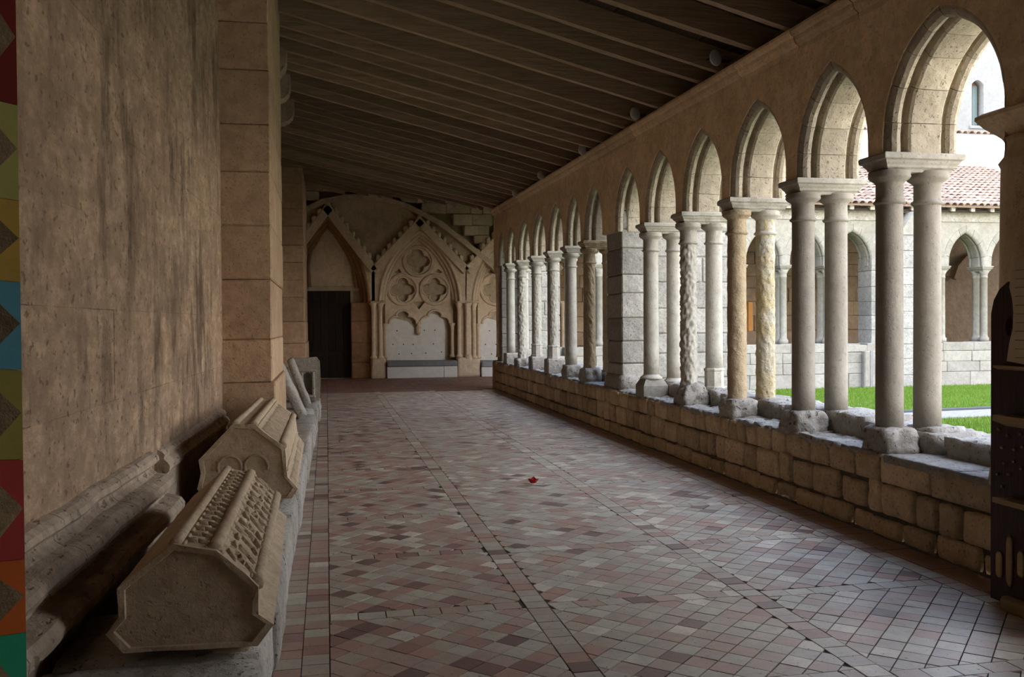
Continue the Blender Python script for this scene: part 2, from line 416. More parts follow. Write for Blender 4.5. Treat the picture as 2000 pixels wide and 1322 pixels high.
# ---- floor
floor = struct(mesh('floor', [(-1.7, -3, -.006), (3.76, -3, -.006), (3.76, 20.4, -.006), (-1.7, 20.4, -.006), (-1.7, -3, -.3), (3.76, -3, -.3), (3.76, 20.4, -.3), (-1.7, 20.4, -.3)],
     [[0, 1, 2, 3], [4, 5, 6, 7], [0, 1, 5, 4], [1, 2, 6, 5], [2, 3, 7, 6], [3, 0, 4, 7]], 'joint'))
floor_far = struct(mesh('floor_cross_walk', [(-1.7, 20.4, -.02), (3.76, 20.4, -.02), (3.76, 21.3, -.02), (20, 21.3, -.02), (20, 26.1, -.02), (-1.7, 26.1, -.02)], [[0, 1, 2, 3, 4, 5]], 'mortar'))
tiles = []
def clip(poly, x0, x1, y0, y1):
    for ax, lim, sg in ((0, x0, 1), (0, x1, -1), (1, y0, 1), (1, y1, -1)):
        out = []
        for i in range(len(poly)):
            a, b = poly[i], poly[(i+1) % len(poly)]
            da, db = sg*(a[ax]-lim), sg*(b[ax]-lim)
            if da >= 0: out.append(a)
            if da*db < 0:
                t = da/(da-db); out.append((a[0]+(b[0]-a[0])*t, a[1]+(b[1]-a[1])*t))
        poly = out
        if len(poly) < 3: return []
    return poly
def area(p): return abs(sum(p[i][0]*p[(i+1) % len(p)][1]-p[(i+1) % len(p)][0]*p[i][1] for i in range(len(p))))/2
def tone(x, y):
    t = rnd.gauss(.62, .24)
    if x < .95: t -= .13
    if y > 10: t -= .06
    if rnd.random() < .03: t = 0.02
    if x > 2 and rnd.random() < .05: t = 1.
    return min(1, max(0, t))
G = .006
def diag_panel(x0, x1, y0, y1):
    s = .118; cx, cy = (x0+x1)/2, (y0+y1)/2; k = math.sqrt(.5); N = int(1.6*max(x1-x0, y1-y0)/s)+2
    ph = rnd.uniform(-.03, .03); ang = math.pi/4+rnd.uniform(-.05, .05); ca, sa = math.cos(ang), math.sin(ang)
    for i in range(-N, N):
        for j in range(-N, N):
            pl = [((i+a)*s+(G/2 if a == 0 else -G/2)+ph, (j+b)*s+(G/2 if b == 0 else -G/2)) for a, b in ((0, 0), (1, 0), (1, 1), (0, 1))]
            pl = [(cx+u*ca-v*sa, cy+u*sa+v*ca) for u, v in pl]
            pl = clip(pl, x0, x1, y0, y1)
            if pl and area(pl) > .0007: tiles.append(pl)
XB1, XB2 = 1.078, 2.275; hb = .058
y = 1.0
bands = []
while y < 20.4: bands.append(y); y += 1.205
off = 4.77-bands[3]-.0
bands = [b+off for b in bands if b+off < 20.2]
cols3 = [(.002, XB1-hb-G), (XB1+hb+G, XB2-hb-G), (XB2+hb+G, 3.41)]
for ci, (xa, xb) in enumerate(cols3):
    dy = (0, -.05, -.10)[ci]
    for k in range(len(bands)):
        b0 = bands[k]+dy; b1 = (bands[k+1] if k+1 < len(bands) else 20.4)+dy
        if k == 0: b0 = bands[0]+dy
        h = .052
        x = xa
        while x < xb-.02:                                   # transverse row, slanted ends
            w = min(.142, xb-x)
            sk = (.02 if ci == 1 else .0) if w > .1 else 0
            tiles.append([(x+G/2+sk, b0-h), (min(x+w-G/2+sk, xb), b0-h), (x+w-G/2-sk*.5, b0+h), (max(x+G/2-sk*.5, xa), b0+h)]); x += w
        diag_panel(xa, xb, b0+h+G, min(b1-h-G, 20.38))
for xc, w in ((XB1, hb), (XB2, hb), (-.062, .0585), (-.183, .0585), (3.475, .057)):
    y = .8+rnd.random()*.1
    while y < 20.3:
        L = .118+rnd.uniform(-.008, .008)
        tiles.append([(xc-w, y+G/2), (xc+w, y+G/2), (xc+w, y+L-G/2), (xc-w, y+L-G/2)]); y += L
y = .8
while y < 20.3:
    L = rnd.uniform(.16, .3); tiles.append([(3.54, y+G/2), (3.745, y+G/2), (3.745, y+L-G/2), (3.54, y+L-G/2)]); y += L
def tile_vf(pl):
    cx = sum(p[0] for p in pl)/len(pl); cy = sum(p[1] for p in pl)/len(pl)
    zt = rnd.uniform(-.0015, .001); tx, ty = rnd.uniform(-.008, .008), rnd.uniform(-.008, .008)
    n_ = len(pl); V = []
    for ins, dz in ((0, 0), (0, -.03)):
        for (x, y) in pl:
            d = math.hypot(x-cx, y-cy) or 1; f = max(0, 1-ins/d)
            x2, y2 = cx+(x-cx)*f, cy+(y-cy)*f
            V.append((x2, y2, zt+dz+(x2-cx)*tx+(y2-cy)*ty))
    ccw = sum(pl[i][0]*pl[(i+1) % n_][1]-pl[(i+1) % n_][0]*pl[i][1] for i in range(n_)) > 0
    F = [list(range(n_))]
    for r_ in (0,):
        for i in range(n_): F.append([r_*n_+i, (r_+1)*n_+i, (r_+1)*n_+(i+1) % n_, r_*n_+(i+1) % n_])
    if not ccw: F = [q[::-1] for q in F]
    return V, F, cx, cy
def tile_size(pl):
    cx = sum(p[0] for p in pl)/len(pl); cy = sum(p[1] for p in pl)/len(pl)
    if cy < 2: return 0
    px, py, D = proj((cx, cy, 0))
    if not (520 < px < 1990 and 700 < py < 1318): return 0
    return area(pl)/D**3
def set_tone(me, vals):
    a = me.attributes.new('tone', 'FLOAT', 'FACE'); a.data.foreach_set('value', vals)
tiles.sort(key=tile_size, reverse=True)
BV, BF, BT = [], [], []
for k, pl in enumerate(tiles):
    V, F, cx, cy = tile_vf(pl); t = tone(cx, cy)
    if cx > 3.53: t = .12
    if k < 300:
        o = mesh('floor_tile', V, F, 'tile', floor, fix=False); set_tone(o.data, [t]*len(F))
    else:
        b = len(BV); BV += V; BF += [[i+b for i in q] for q in F]; BT += [t]*len(F)
o = mesh('floor_tiles', BV, BF, 'tile', floor, fix=False); o['kind'] = 'stuff'; set_tone(o.data, BT)
BV, BF, BT = [], [], []
y = 20.42
while y < 25.5:
    x = -1.0
    while x < 8:
        if x < 3.7 or y > 21.4:
            V, F, _, _ = tile_vf([(x, y), (x+.195, y), (x+.195, y+.195), (x, y+.195)]); b = len(BV); BV += V; BF += [[i+b for i in q] for q in F]; BT += [rnd.random()]*len(F)
        x += .2
    y += .2
o = mesh('floor_tiles', BV, BF, 'redtile', floor_far, fix=False); o['kind'] = 'stuff'; set_tone(o.data, BT)

# ---- left wall (slightly skewed against the corridor), local x = 0 is its face
LW = Matrix.Translation((-1.211, 0, 0)) @ Matrix.Rotation(-math.atan(.03), 4, 'Z')
wall_left = struct(cbox('wall_left', -.7, -.015, -3, 9.3, -.3, 6.2, 'wall', None, .01)); wall_left.matrix_world = LW
struct(cbox('wall_left_beyond', -1.7, -1.0, 9.2, 26.2, -.3, 6.2, 'wall', None, .01))
z = .70; row = 0
hs = [.42, .46, .44, .48, .42, .5, .45, .47, .5, .5, .5]
for h in hs:
    y = .6+rnd.uniform(0, .5)
    while y < 8.9:
        L = rnd.uniform(.75, 1.25); y2 = min(y+L, 8.9)
        if y2-y > .1:
            cbox('stone', -.2, rnd.uniform(-.001, .0015), y, y2-.001, z, z+h-.001, 'wall', wall_left, .002, .0015)
        y = y2
    z += h
def moulding(y0, y1, prof, name='plinth_moulding'):
    y = y0
    while y < y1-.05:
        L = min(rnd.uniform(.8, 1.25), y1-y); n_ = 10
        fr = []
        for k in range(n_+1):
            yy = y+.003+(L-.006)*k/n_; w = noise.noise(Vector((yy*3, 0, 1)))*.012
            fr.append((Vector((w, yy, noise.noise(Vector((yy*2.3, 4, 1)))*.012)), Vector((1, 0, 0)), Vector((0, 0, 1))))
        sweep(name, prof, fr, 'mould', wall_left); y += L
P1 = [(-.1, .76), (0, .757), (.03, .75), (.058, .732), (.063, .706), (.046, .686), (.018, .676), (.022, .65), (.05, .63), (.10, .622), (.137, .602), (.147, .572), (.132, .545), (.098, .53), (.104, .506), (.14, .497), (.186, .482), (.206, .45), (.20, .415), (.17, .39), (.12, .38), (.1, .30), (.1, .0), (-.1, .0)]
moulding(1.2, 5.75, P1)
P2 = [(-.1, .74), (.0, .735), (.03, .72), (.045, .70), (.04, .675), (.06, .655), (.075, .63), (.07, .60), (.05, .58), (.05, 0), (-.1, 0)]
moulding(5.98, 8.75, P2)
# piers of the left wall
for (ya, yb, x1) in ((8.87, 11.1, -.5), (21.8, 25.5, -.5)):
    z = .0; first = True
    while z < 5.7:
        h = rnd.choice((.40, .44, .5, .56)); e = .06 if z < .35 else (.03 if z < .6 else 0)
        near = ya < 15
        fn = None
        o = cbox('pier_stone', -1.3, x1+rnd.uniform(-.004, .004)+e, ya-e+rnd.uniform(-.004, .004), yb+e, z, z+h-.004, 'pier', wall_left, .012, .003)
        o.matrix_parent_inverse = LW.inverted()
        z += h
# three rounded stone corbels under the roof
cb = [(0, 0), (.50, 0), (.50, -.17), (.48, -.26), (.42, -.33), (.33, -.37), (.2, -.38), (0, -.38)]
for k, (Y, zt, lb) in enumerate(((11.95, 4.98, 'rounded stone corbel high on the left wall, half hidden behind the nearest pier'), (13.2, 4.97, 'middle one of three rounded stone corbels under the rafters at left'), (14.6, 4.96, 'lowest-looking and farthest rounded stone corbel beside the far left pier'))):
    o = sweep('stone_corbel', cb, [(Vector((-.96, Y, zt)), Vector((1, 0, 0)), Vector((0, 0, 1))), (Vector((-.96, Y+.28, zt)), Vector((1, 0, 0)), Vector((0, 0, 1)))], 'mould')
    tag(o, lb, 'corbel', 'corbels on the left wall')

# ---- right wall: spandrel, arches, cornice, piers, parapet
colY = [5.86, 7.06, 8.33, 9.55, 10.74, 13.43, 14.5, 15.71, 17.0, 18.35, 19.51]   # A..K
hw = .155
arches = [(1.95, 3.15), (4.66, 5.86-hw)]
for a, b in zip(colY, colY[1:]):
    if (a, b) == (10.74, 13.43): arches += [(10.74+hw, 11.77), (12.46, 13.43-hw)]
    else: arches.append((a+hw, b-hw))
arches.append((19.51+hw, 20.35))
V, F = [], []
def quad(pts, ):
    b = len(V); V.extend(pts); F.append(list(range(b, b+len(pts))))
edges = [3.0]
prev = -3.0
for (a, b) in arches:
    mid = (a+b)/2; zs = z_aba(mid); pts = arch_pts(a, b, zs, z_apex(mid)-zs, .07, 12, ST)
    pts[0] = (max(pts[0][0], prev+.001), pts[0][1])
    for xf in (XF, XB):
        if prev < pts[0][0]:
            z0 = zs
            quad([(xf, prev, z0), (xf, pts[0][0], z0), (xf, pts[0][0], z_cor(pts[0][0])+.05), (xf, prev, z_cor(prev)+.05)])
        for p, q in zip(pts, pts[1:]):
            quad([(xf, p[0], p[1]), (xf, q[0], q[1]), (xf, q[0], z_cor(q[0])+.05), (xf, p[0], z_cor(p[0])+.05)])
    for p, q in zip(pts, pts[1:]): quad([(XF, p[0], p[1]), (XF, q[0], q[1]), (XB, q[0], q[1]), (XB, p[0], p[1])])
    if True: quad([(XF, prev, zs), (XF, pts[0][0], zs), (XB, pts[0][0], zs), (XB, prev, zs)])
    prev = pts[-1][0]
for xf in (XF, XB): quad([(xf, prev, z_aba(20)), (xf, 20.9, z_aba(20)), (xf, 20.9, z_cor(20.9)+.05), (xf, prev, z_cor(prev)+.05)])
quad([(XF, 20.9, z_aba(20)), (XB, 20.9, z_aba(20)), (XB, 20.9, z_cor(20.9)+.05), (XF, 20.9, z_cor(20.9)+.05)])
quad([(XF, 4.6, 0), (XB, 4.6, 0), (XB, 4.6, 3), (XF, 4.6, 3)])
wall_right = struct(mesh('wall_right', V, F, 'arcade', fix=False))
T = XB-XF
AP = [(0, .14), (0, .078), (.006, .046), (.026, .016), (.056, 0), (.086, .008), (.106, .032), (.112, .058), (.128, .070), (.146, .058), (.152, .014), (.17, 0), (.22, -.002)]
AP = AP+[(T-x, r) for x, r in AP[::-1]]
def voussoirs(a, b, zs, rise, x0, parent, mat, n=24, cuts=(0, .22, .44, .66, .84, 1), axis='Y', prof=AP, scale=1.):
    per = [arch_pts(a, b, zs, rise, r*scale, n, ST) for (x, r) in prof]
    N = len(per[0])-1; n = N//2
    ks = [int(round(c*n)) for c in cuts]; segs = [(ks[i], ks[i+1]) for i in range(len(ks)-1)]; segs += [(N-e, N-s) for s, e in segs[::-1]]
    for (s, e) in segs:
        V, F = [], []; np_ = len(prof); jit = rnd.uniform(0, .004)
        for k in range(s, e+1):
            for i, (x, r) in enumerate(prof):
                y, z = per[i][k]
                if k == s or k == e:                                 # leave a fine joint
                    k2 = k+(1 if k == s else -1); y2, z2 = per[i][k2]; y += (y2-y)*.06; z += (z2-z)*.06
                nn = noise.noise(Vector((x*9, y*11, z*11)))*.006
                y += nn; z += nn
                xx = x0+x*scale+jit-(.018*x/.57)
                V.append((xx, y, z) if axis == 'Y' else (y, xx, z))
        m_ = e-s+1
        for k in range(m_-1):
            for i in range(np_): F.append([k*np_+i, k*np_+(i+1) % np_, (k+1)*np_+(i+1) % np_, (k+1)*np_+i])
        F.append(list(range(np_))); F.append([(m_-1)*np_+i for i in range(np_)][::-1])
        mesh('voussoir', V, F, mat, parent)
for (a, b) in arches:
    mid = (a+b)/2; zs = z_aba(mid); voussoirs(a, b, zs, z_apex(mid)-zs, XF+.006, wall_right, 'voussoir')
# cornice
CPF = [(.06, -.2), (.0, -.17), (-.005, -.13), (-.03, -.115), (-.045, -.09), (-.05, -.06), (-.075, -.045), (-.085, -.02), (-.08, .005), (.1, .01), (.1, -.2)]
y = -2.9
while y < 20.85:
    L = rnd.uniform(.8, 1.2); y2 = min(y+L, 20.9)
    fr = [(Vector((XF+rnd.uniform(-.003, .003), y+.003+(y2-y-.006)*k/5, z_cor(y+(y2-y)*k/5)+noise.noise(Vector((y+k, 3, 3)))*.008)), Vector((1, 0, 0)), Vector((0, 0, 1))) for k in range(6)]
    sweep('cornice_stone', CPF, fr, 'arcade', wall_right); y = y2
cbox('wall_plate', 3.82, 4.3, -3, 20.9, 3.9, 4.0, 'mortar', wall_right, .01, fn=lambda x, y, z: (x, y, z-3.9+z_cor(y)+.01))
# piers of the arcade
def courses(x0, x1, y0, y1, z0, z1, mat, parent, hs=(.26, .36), ls=(.3, .55), face='y', c=.012, gap=.006, back='mortar', jit=.004, name='stone'):
    """a block of coursed masonry; stones follow the face that runs along x ('y' face) or along y ('x' face)"""
    cbox('mortar_core', x0+.02, x1-.02, y0+.02, y1-.02, z0, z1-.01, back, parent, .005)
    z = z0
    while z < z1-.05:
        h = rnd.uniform(*hs)
        if z1-z-h < .12: h = z1-z
        a0, a1 = (x0, x1) if face == 'y' else (y0, y1)
        a = a0; 
        while a < a1-.01:
            L = rnd.uniform(*ls)
            if a1-a-L < .15: L = a1-a
            if face == 'y': cbox(name, a+gap/2, a+L-gap/2, y0, y1, z+gap/2, z+h-gap/2, mat, parent, c, jit)
            else: cbox(name, x0, x1, a+gap/2, a+L-gap/2, z+gap/2, z+h-gap/2, mat, parent, c, jit)
            a += L
        z += h
courses(3.865, 4.36, 11.78, 12.45, .62, 3.5, 'grey', wall_right, (.24, .36), (.5, .6), 'y', .015, .008)
courses(4.36, 5.45, 11.80, 12.43, -.1, 3.5, 'grey', wall_right, (.24, .36), (.3, .55), 'y', .014, .01, 'grey')
rough('pier_foot', 3.80, 4.42, 11.70, 12.53, .56, .80, 'cap', wall_right, (8, 8, 4), .03, 8, 7, None, .1, 3)
courses(3.86, 4.36, 20.36, 20.95, .62, 3.7, 'grey', wall_right, (.28, .38), (.5, .6), 'y', .015, .008)
courses(4.36, 5.1, 19.9, 20.5, -.1, 4.1, 'grey', wall_right, (.3, .42), (.3, .5), 'y', .014, .01, 'grey')
# half column on the end pier
lathe('respond_shaft', [(.075, .72), (.06, .78), (.055, .95), (.055, 2.5), (.07, 2.52), (.06, 2.56), (.1, 2.72), (.12, 2.78)], 3.84, 20.62, 'arcade', wall_right, 14)
# nearest pier: profiled, with a capital
NP = []
for Y_, X_ in ((4.66, 3.80), (4.70, 3.87), (4.62, 4.0)): NP.append((Y_, X_))
lathe('near_pier_shaft', [(.36, .55), (.34, .7), (.31, .8), (.30, 1.2), (.305, 1.7), (.30, 2.25), (.295, 2.36), (.31, 2.39), (.28, 2.43), (.27, 2.5), (.28, 2.53)], 4.04, 4.475, 'arcade', wall_right, 28, True, .012, 9)
rect_lathe('near_pier_capital', [(-.02, 2.5), (.0, 2.535), (.02, 2.56), (.05, 2.59), (.06, 2.60), (.10, 2.655), (.10, 2.675), (.07, 2.69)], 3.82, 4.34, 4.0, 4.665, 'arcade', wall_right, .006)
for (ya, yb) in ((-3., 1.95), (3.15, 4.2)):
    courses(3.84, 4.36, ya, yb, .56, 2.66, 'arcade', wall_right, (.4, .55), (.7, 1.), 'x', .015)
# parapet
cbox('parapet_core', XW+.03, 4.56, -2.9, 20.95, -.2, .585, 'mortar', wall_right, .005, fn=lambda x, y, z: (x, y, z if z < .3 else z_par(y)-.035))
def par_z(f, Y): return f*(z_par(Y))
rows = [(0, .26), (.26, .66), (.66, .985)]
for (f0, f1) in rows:
    y = -2.8+rnd.random()*.2
    while y < 20.9:
        L = rnd.uniform(.16, .46) if f0 else rnd.uniform(.24, .5)
        if f0 > .6 and 4.66 < y+L/2 < 5.75: L = 5.75-y if y > 5.1 else max(.3, 5.2-y)
        y2 = min(y+L, 20.94)
        if y2-y > .06:
            g = rnd.uniform(.005, .012) if not f0 > .6 else .004
            z0, z1 = par_z(f0, y)+g, par_z(f1, y)-g+rnd.uniform(-.015, .01)*(f0 < .5)
            if f0 == .26 and rnd.random() < .18: z1 += .03
            p = rnd.uniform(-.012, .008)
            if f0 > .6:
                flat = 4.6 < (y+y2)/2 < 5.76
                rough('parapet_stone', XW+p, XW+.26, y+g, y2-g, z0, z1, 'parapet', wall_right, (3, max(3, int(L/.06)), 3), .004 if flat else .025, 9, 30 if flat else 12, .004, 0, rnd.randint(0, 99))
            else:
                n2 = max(4, int((y2-y)/.06))
                rough('parapet_stone', XW+p, XW+.2, y+g, y2-g, z0, z1, 'parapet', wall_right, (3, n2, 5), .016, 8, 11, None, 0, rnd.randint(0, 99), botflat=False)
        y = y2
# parapet top: worn slabs in front, a raised kerb behind
y = 3.9
while y < 20.9:
    L = rnd.uniform(.5, .8)
    if 4.2 < y < 5.7: L = 5.72-y if y > 4.7 else 4.95-y
    y2 = min(y+L, 20.94); flat = 4.3 < y < 5.7
    zz = z_par((y+y2)/2)
    rough('top_slab', XW-.004+rnd.uniform(0, .035)*(not flat), 4.2, y+.003, y2-.003, zz-.05, zz+.002, 'cap', wall_right, (8, max(6, int((y2-y)/.05)), 2), .003 if flat else .032, 10, 24, .006 if flat else .05, 0, rnd.randint(0, 99))
    y = y2
y = 3.9
while y < 20.9:
    L = rnd.uniform(.55, .95); y2 = min(y+L, 20.94); zz = z_par((y+y2)/2)
    if not (11.6 < (y+y2)/2 < 12.5):
        rough('kerb_stone', 4.07+rnd.uniform(-.02, .03), 4.56, y+.004, y2-.004, zz-.06, zz+.165+rnd.uniform(-.03, .01), 'cap', wall_right, (8, max(6, int((y2-y)/.07)), 4), .022, 7, 12, .05, 0, rnd.randint(0, 99))
    y = y2
cbox('parapet_end', XW, 4.56, 20.7, 20.96, -.02, z_par(20.9)-.01, 'parapet', wall_right, .02)

# ---- back wall behind the camera
wall_back = struct(plate('wall_back', [[(-1.3, -.3), (4.4, -.3), (4.4, 4.1), (-1.3, 5.4)]], -3.3, .3, 'wall'))

# ---- ceiling: deck, boards and rafters
HX, HY, KX, KY = 4.75, 20.2, -1.4, 26.0                      # hip line: inner corner to outer corner
def hip_y(x): return HY+(HX-x)*(KY-HY)/(HX-KX)
def hip_x(y): return HX-(y-HY)*(HX-KX)/(KY-HY)
def z_cross(Y): return 3.86+(Y-HY)*(5.30-3.86)/(KY-HY)
def slab(name, pts, zf, mat, th=.06, parent=None):
    n_ = len(pts); V = [(x, y, zf(x, y)) for x, y in pts]+[(x, y, zf(x, y)+th) for x, y in pts]
    return mesh(name, V, [list(range(n_)), list(range(n_, 2*n_))]+[[i, (i+1) % n_, n_+(i+1) % n_, n_+i] for i in range(n_)], mat, parent)
ceiling = struct(slab('ceiling', [(KX, -3.2), (HX, -3.2), (HX, HY), (KX, KY)], lambda x, y: z_roof(x, y)+.285, 'board'))
slab('cross_walk_deck', [(KX, KY), (HX, HY), (22, HY), (22, KY)], lambda x, y: z_cross(y)+.285, 'board', .06, ceiling)
x = -1.3
while x < 4.65:
    w = rnd.uniform(.24, .34); dz0 = .23+rnd.uniform(-.004, .006); x1 = x+w
    slab('roof_board', [(x+.003, -3), (x1-.003, -3), (x1-.003, hip_y(x1)), (x+.003, hip_y(x))], lambda x_, y_: z_roof(x_, y_)+dz0, 'board', .05, ceiling); x = x1
y = 20.6
while y < 25.9:
    w = rnd.uniform(.24, .34); y1 = min(y+w, 25.95)
    slab('roof_board', [(hip_x(y), y+.003), (18, y+.003), (18, y1-.003), (hip_x(y1), y1-.003)], lambda x_, y_: z_cross(y_)+.23, 'board', .05, ceiling); y = y1
x = -.8
while x < 8:
    y0 = max(20.6, hip_y(x)); v, f = cbox_vf(x-.035, x+.035, y0, 25.9, 0, .23, .006)
    mesh('rafter', [(p[0], p[1], p[2]+z_cross(p[1])) for p in v], f, 'rafter', ceiling, fix=False); x += rnd.uniform(.5, .62)
ry = [-2.6+.62*k for k in range(15)]
ry = [v for v in ry if v < 6.3]+[6.38, 7.05, 7.67, 8.43, 8.88, 9.51, 10.07, 10.82, 11.26, 11.73, 12.29, 12.75, 13.24]
while ry[-1] < 25.1: ry.append(ry[-1]+rnd.uniform(.48, .62))
for Y in ry:
    n_ = 14; V, F = [], []; w = rnd.uniform(.028, .045); sd = rnd.random()*50; crook = .018 if rnd.random() < .75 else .05
    skew = rnd.uniform(-.05, .05)
    for k in range(n_+1):
        X = -1.2+(min(4.25, hip_x(Y))+1.2)*k/n_
        yy = Y+noise.noise(Vector((X*.7, sd, 0)))*crook+skew*(X-3.7)/4
        zb = z_roof(X, Y)+noise.noise(Vector((X*.9, sd, 7)))*crook*.6
        ww = w*(1+.35*noise.noise(Vector((X*1.3, sd, 3))))
        zt = z_roof(X, Y)+.235
        V += [(X, yy-ww, zb+.006), (X, yy+ww, zb+.004), (X, yy+ww*1.1, zt), (X, yy-ww*1.1, zt)]
    for k in range(n_):
        for i in range(4): F.append([k*4+i, k*4+(i+1) % 4, k*4+4+(i+1) % 4, k*4+4+i])
    F += [[0, 1, 2, 3], [n_*4+3, n_*4+2, n_*4+1, n_*4]]
    mesh('rafter', V, F, 'rafter', ceiling)

# ------------------------------------------------------------------ column pairs of the arcade
STY = {  # name: shaft material, amplitude, noise scale, vertical stretch, twist
    'grey': ('col_grey', .0, 1, 1, 0), 'pale': ('col_pale', .0015, 8, 1, 0), 'warm': ('col_warm', .008, 16, .6, 5),
    'carved': ('col_pale', .024, 24, 1., 0), 'carvedwarm': ('col_warm', .016, 22, .5, 6), 'lichen': ('col_lichen', .012, 24, .6, 3),
    'scaled': ('col_pale', .014, 30, .8, 0)}
def shaft(t, x, Y, z0, z1, r, sty, seed, n=26):
    mat, amp, sc, sz, tw = STY[sty]
    m_ = 110 if amp > .005 else 8
    prof = [(r*(1.03-.05*k/m_), z0+(z1-z0)*k/m_) for k in range(m_+1)]
    return lathe('shaft', prof, x, Y, mat, t, n if amp < .01 else 56, True, amp, sc, sz, tw, 0, seed)
def column_pair(Y, label, front, back, base, zb, capmat='col_pale', worn=0., seed=0, backoct=False):
    za = z_aba(Y); zp = z_par(Y)
    t = thing('column_pair', label, 'columns', (0, 0, 0), 0, 'paired columns of the near arcade')
    X1, X2 = 3.90, 4.20; r = .092
    bm_ = 'cap'
    zback = zp+.16
    for X, sty, zz, sd in ((X1, front, zb, seed), (X2, back, zback, seed+50)):
        cm = 'col_warm' if (worn and sty in ('warm', 'carvedwarm')) else capmat
        zs0 = zz
        if X == X1 and base == 'moulded' or X == X2 and (base == 'moulded'):
            lathe('base_ring', [(r*1.45, zz), (r*1.5, zz+.012), (r*1.42, zz+.028), (r*1.2, zz+.035), (r*1.12, zz+.05), (r*1.04, zz+.055)], X, Y, cm, t, 24)
            zs0 = zz+.05
        if (X == X1 and base == 'octagon') or (X == X2 and backoct):
            lathe('base_block', [(r*1.28, zz), (r*1.3, zz+.03), (r*1.14, zz+.035), (r*1.14, zz+.2), (r*1.25, zz+.215), (r*1.22, zz+.23), (r*1.02, zz+.24)], X, Y, cm, t, 8, False, rot=R(22.5))
            zs0 = zz+.22
        shaft(t, X, Y, zs0, za-.12, r, sty, sd)
        k = 1.0
        cap = lathe('capital', [(r*1.0, za-.345), (r*1.16, za-.335), (r*1.2, za-.325), (r*1.06, za-.315), (r*1.0, za-.30), (r*1.0, za-.20), (r*1.12, za-.185), (r*1.45, za-.165), (r*1.55, za-.15), (r*1.5, za-.135), (r*1.56, za-.125), (r*1.5, za-.112)], X, Y, cm, t, 28, True, worn*.6, 14, 1, 0, 0, sd)
    rect_lathe('abacus', [(-.055, za-.125), (-.045, za-.105), (-.03, za-.095), (-.025, za-.08), (-.012, za-.065), (-.005, za-.05), (.012, za-.04), (.015, za-.012), (.008, za)], 3.775, 4.37, Y-.15, Y+.15, 'col_pale' if not worn else capmat, t, worn, seed)
    # base stones
    if base == 'chamfer' or base == 'moulded':
        h = zb-zp
        rect_lathe('base_stone', [(.0, zp-.01), (.0, zp+h*.62), (-.04, zp+h*.98), (-.05, zp+h)], X1-.15, X1+.16, Y-.15, Y+.15, 'pale', t)
    elif base == 'block' or base == 'octagon':
        cbox('base_stone', X1-.14, X1+.17, Y-.17, Y+.16, zp-.01, zb+.004, 'cap', t, .02, .006)
    elif base == 'rubble':
        rough('base_stone', X1-.135, X1+.22, Y-.17, Y+.17, zp-.02, zb+.05, 'cap', t, (12, 12, 8), .07, 10, 6, None, .28, seed)
    else:
        rough('base_stone', X1-.15, X1+.16, Y-.16, Y+.16, zp-.02, zb+.012, 'cap', t, (12, 12, 8), .05, 11, 6, .012, .10, seed)
    rough('base_stone', X2-.1, X2+.2, Y-.2, Y+.16, zp+.05, zback+.012, 'cap', t, (8, 8, 5), .035, 9, 8, .012, .08, seed+9)
    return t
Zs = [.741, .746, .745, .77, .80, .80, .80, .86, .86, .77, .84]
column_pair(colY[0], 'nearest pair of smooth grey stone columns in the arcade, beside the dark shelf unit', 'grey', 'grey', 'rough', Zs[0], 'col_grey', 0, 1)
column_pair(colY[1], 'second nearest pair of smooth grey columns, left of the nearest pair', 'grey', 'grey', 'rough', Zs[1], 'col_grey', 0, 2)
column_pair(colY[2], 'column pair with an ochre front shaft and a yellow-lichened rear shaft', 'warm', 'lichen', 'rough', Zs[2], 'col_pale', .016, 3)
column_pair(colY[3], 'column pair whose front shaft is deeply pitted and rear shaft stands on an octagonal base', 'carved', 'pale', 'rubble', Zs[3], 'col_pale', .01, 4, True)
column_pair(colY[4], 'smooth pale column pair with ringed necks, just in front of the grey masonry pier', 'pale', 'pale', 'moulded', Zs[4], 'col_pale', 0, 5)
column_pair(colY[5], 'weathered brown-ochre column pair just beyond the dark masonry pier', 'carvedwarm', 'warm', 'rough', Zs[5], 'col_warm', .012, 6)
column_pair(colY[6], 'smooth white column pair, second beyond the masonry pier', 'pale', 'pale', 'rough', Zs[6], 'col_pale', 0, 7)
column_pair(colY[7], 'scale-carved white column pair on a square block with an octagonal foot', 'scaled', 'pale', 'octagon', Zs[7], 'col_pale', .004, 8)
column_pair(colY[8], 'slim white column pair with octagonal foot and a yellowed capital', 'scaled', 'pale', 'octagon', Zs[8], 'col_pale', .006, 9)
column_pair(colY[9], 'knobbly worn white column pair, last but one at the far end', 'carved', 'pale', 'rough', Zs[9], 'col_pale', .01, 10)
column_pair(colY[10], 'farthest pair of white columns, beside the corner pier of the arcade', 'pale', 'pale', 'block', Zs[10], 'col_pale', .004, 11)

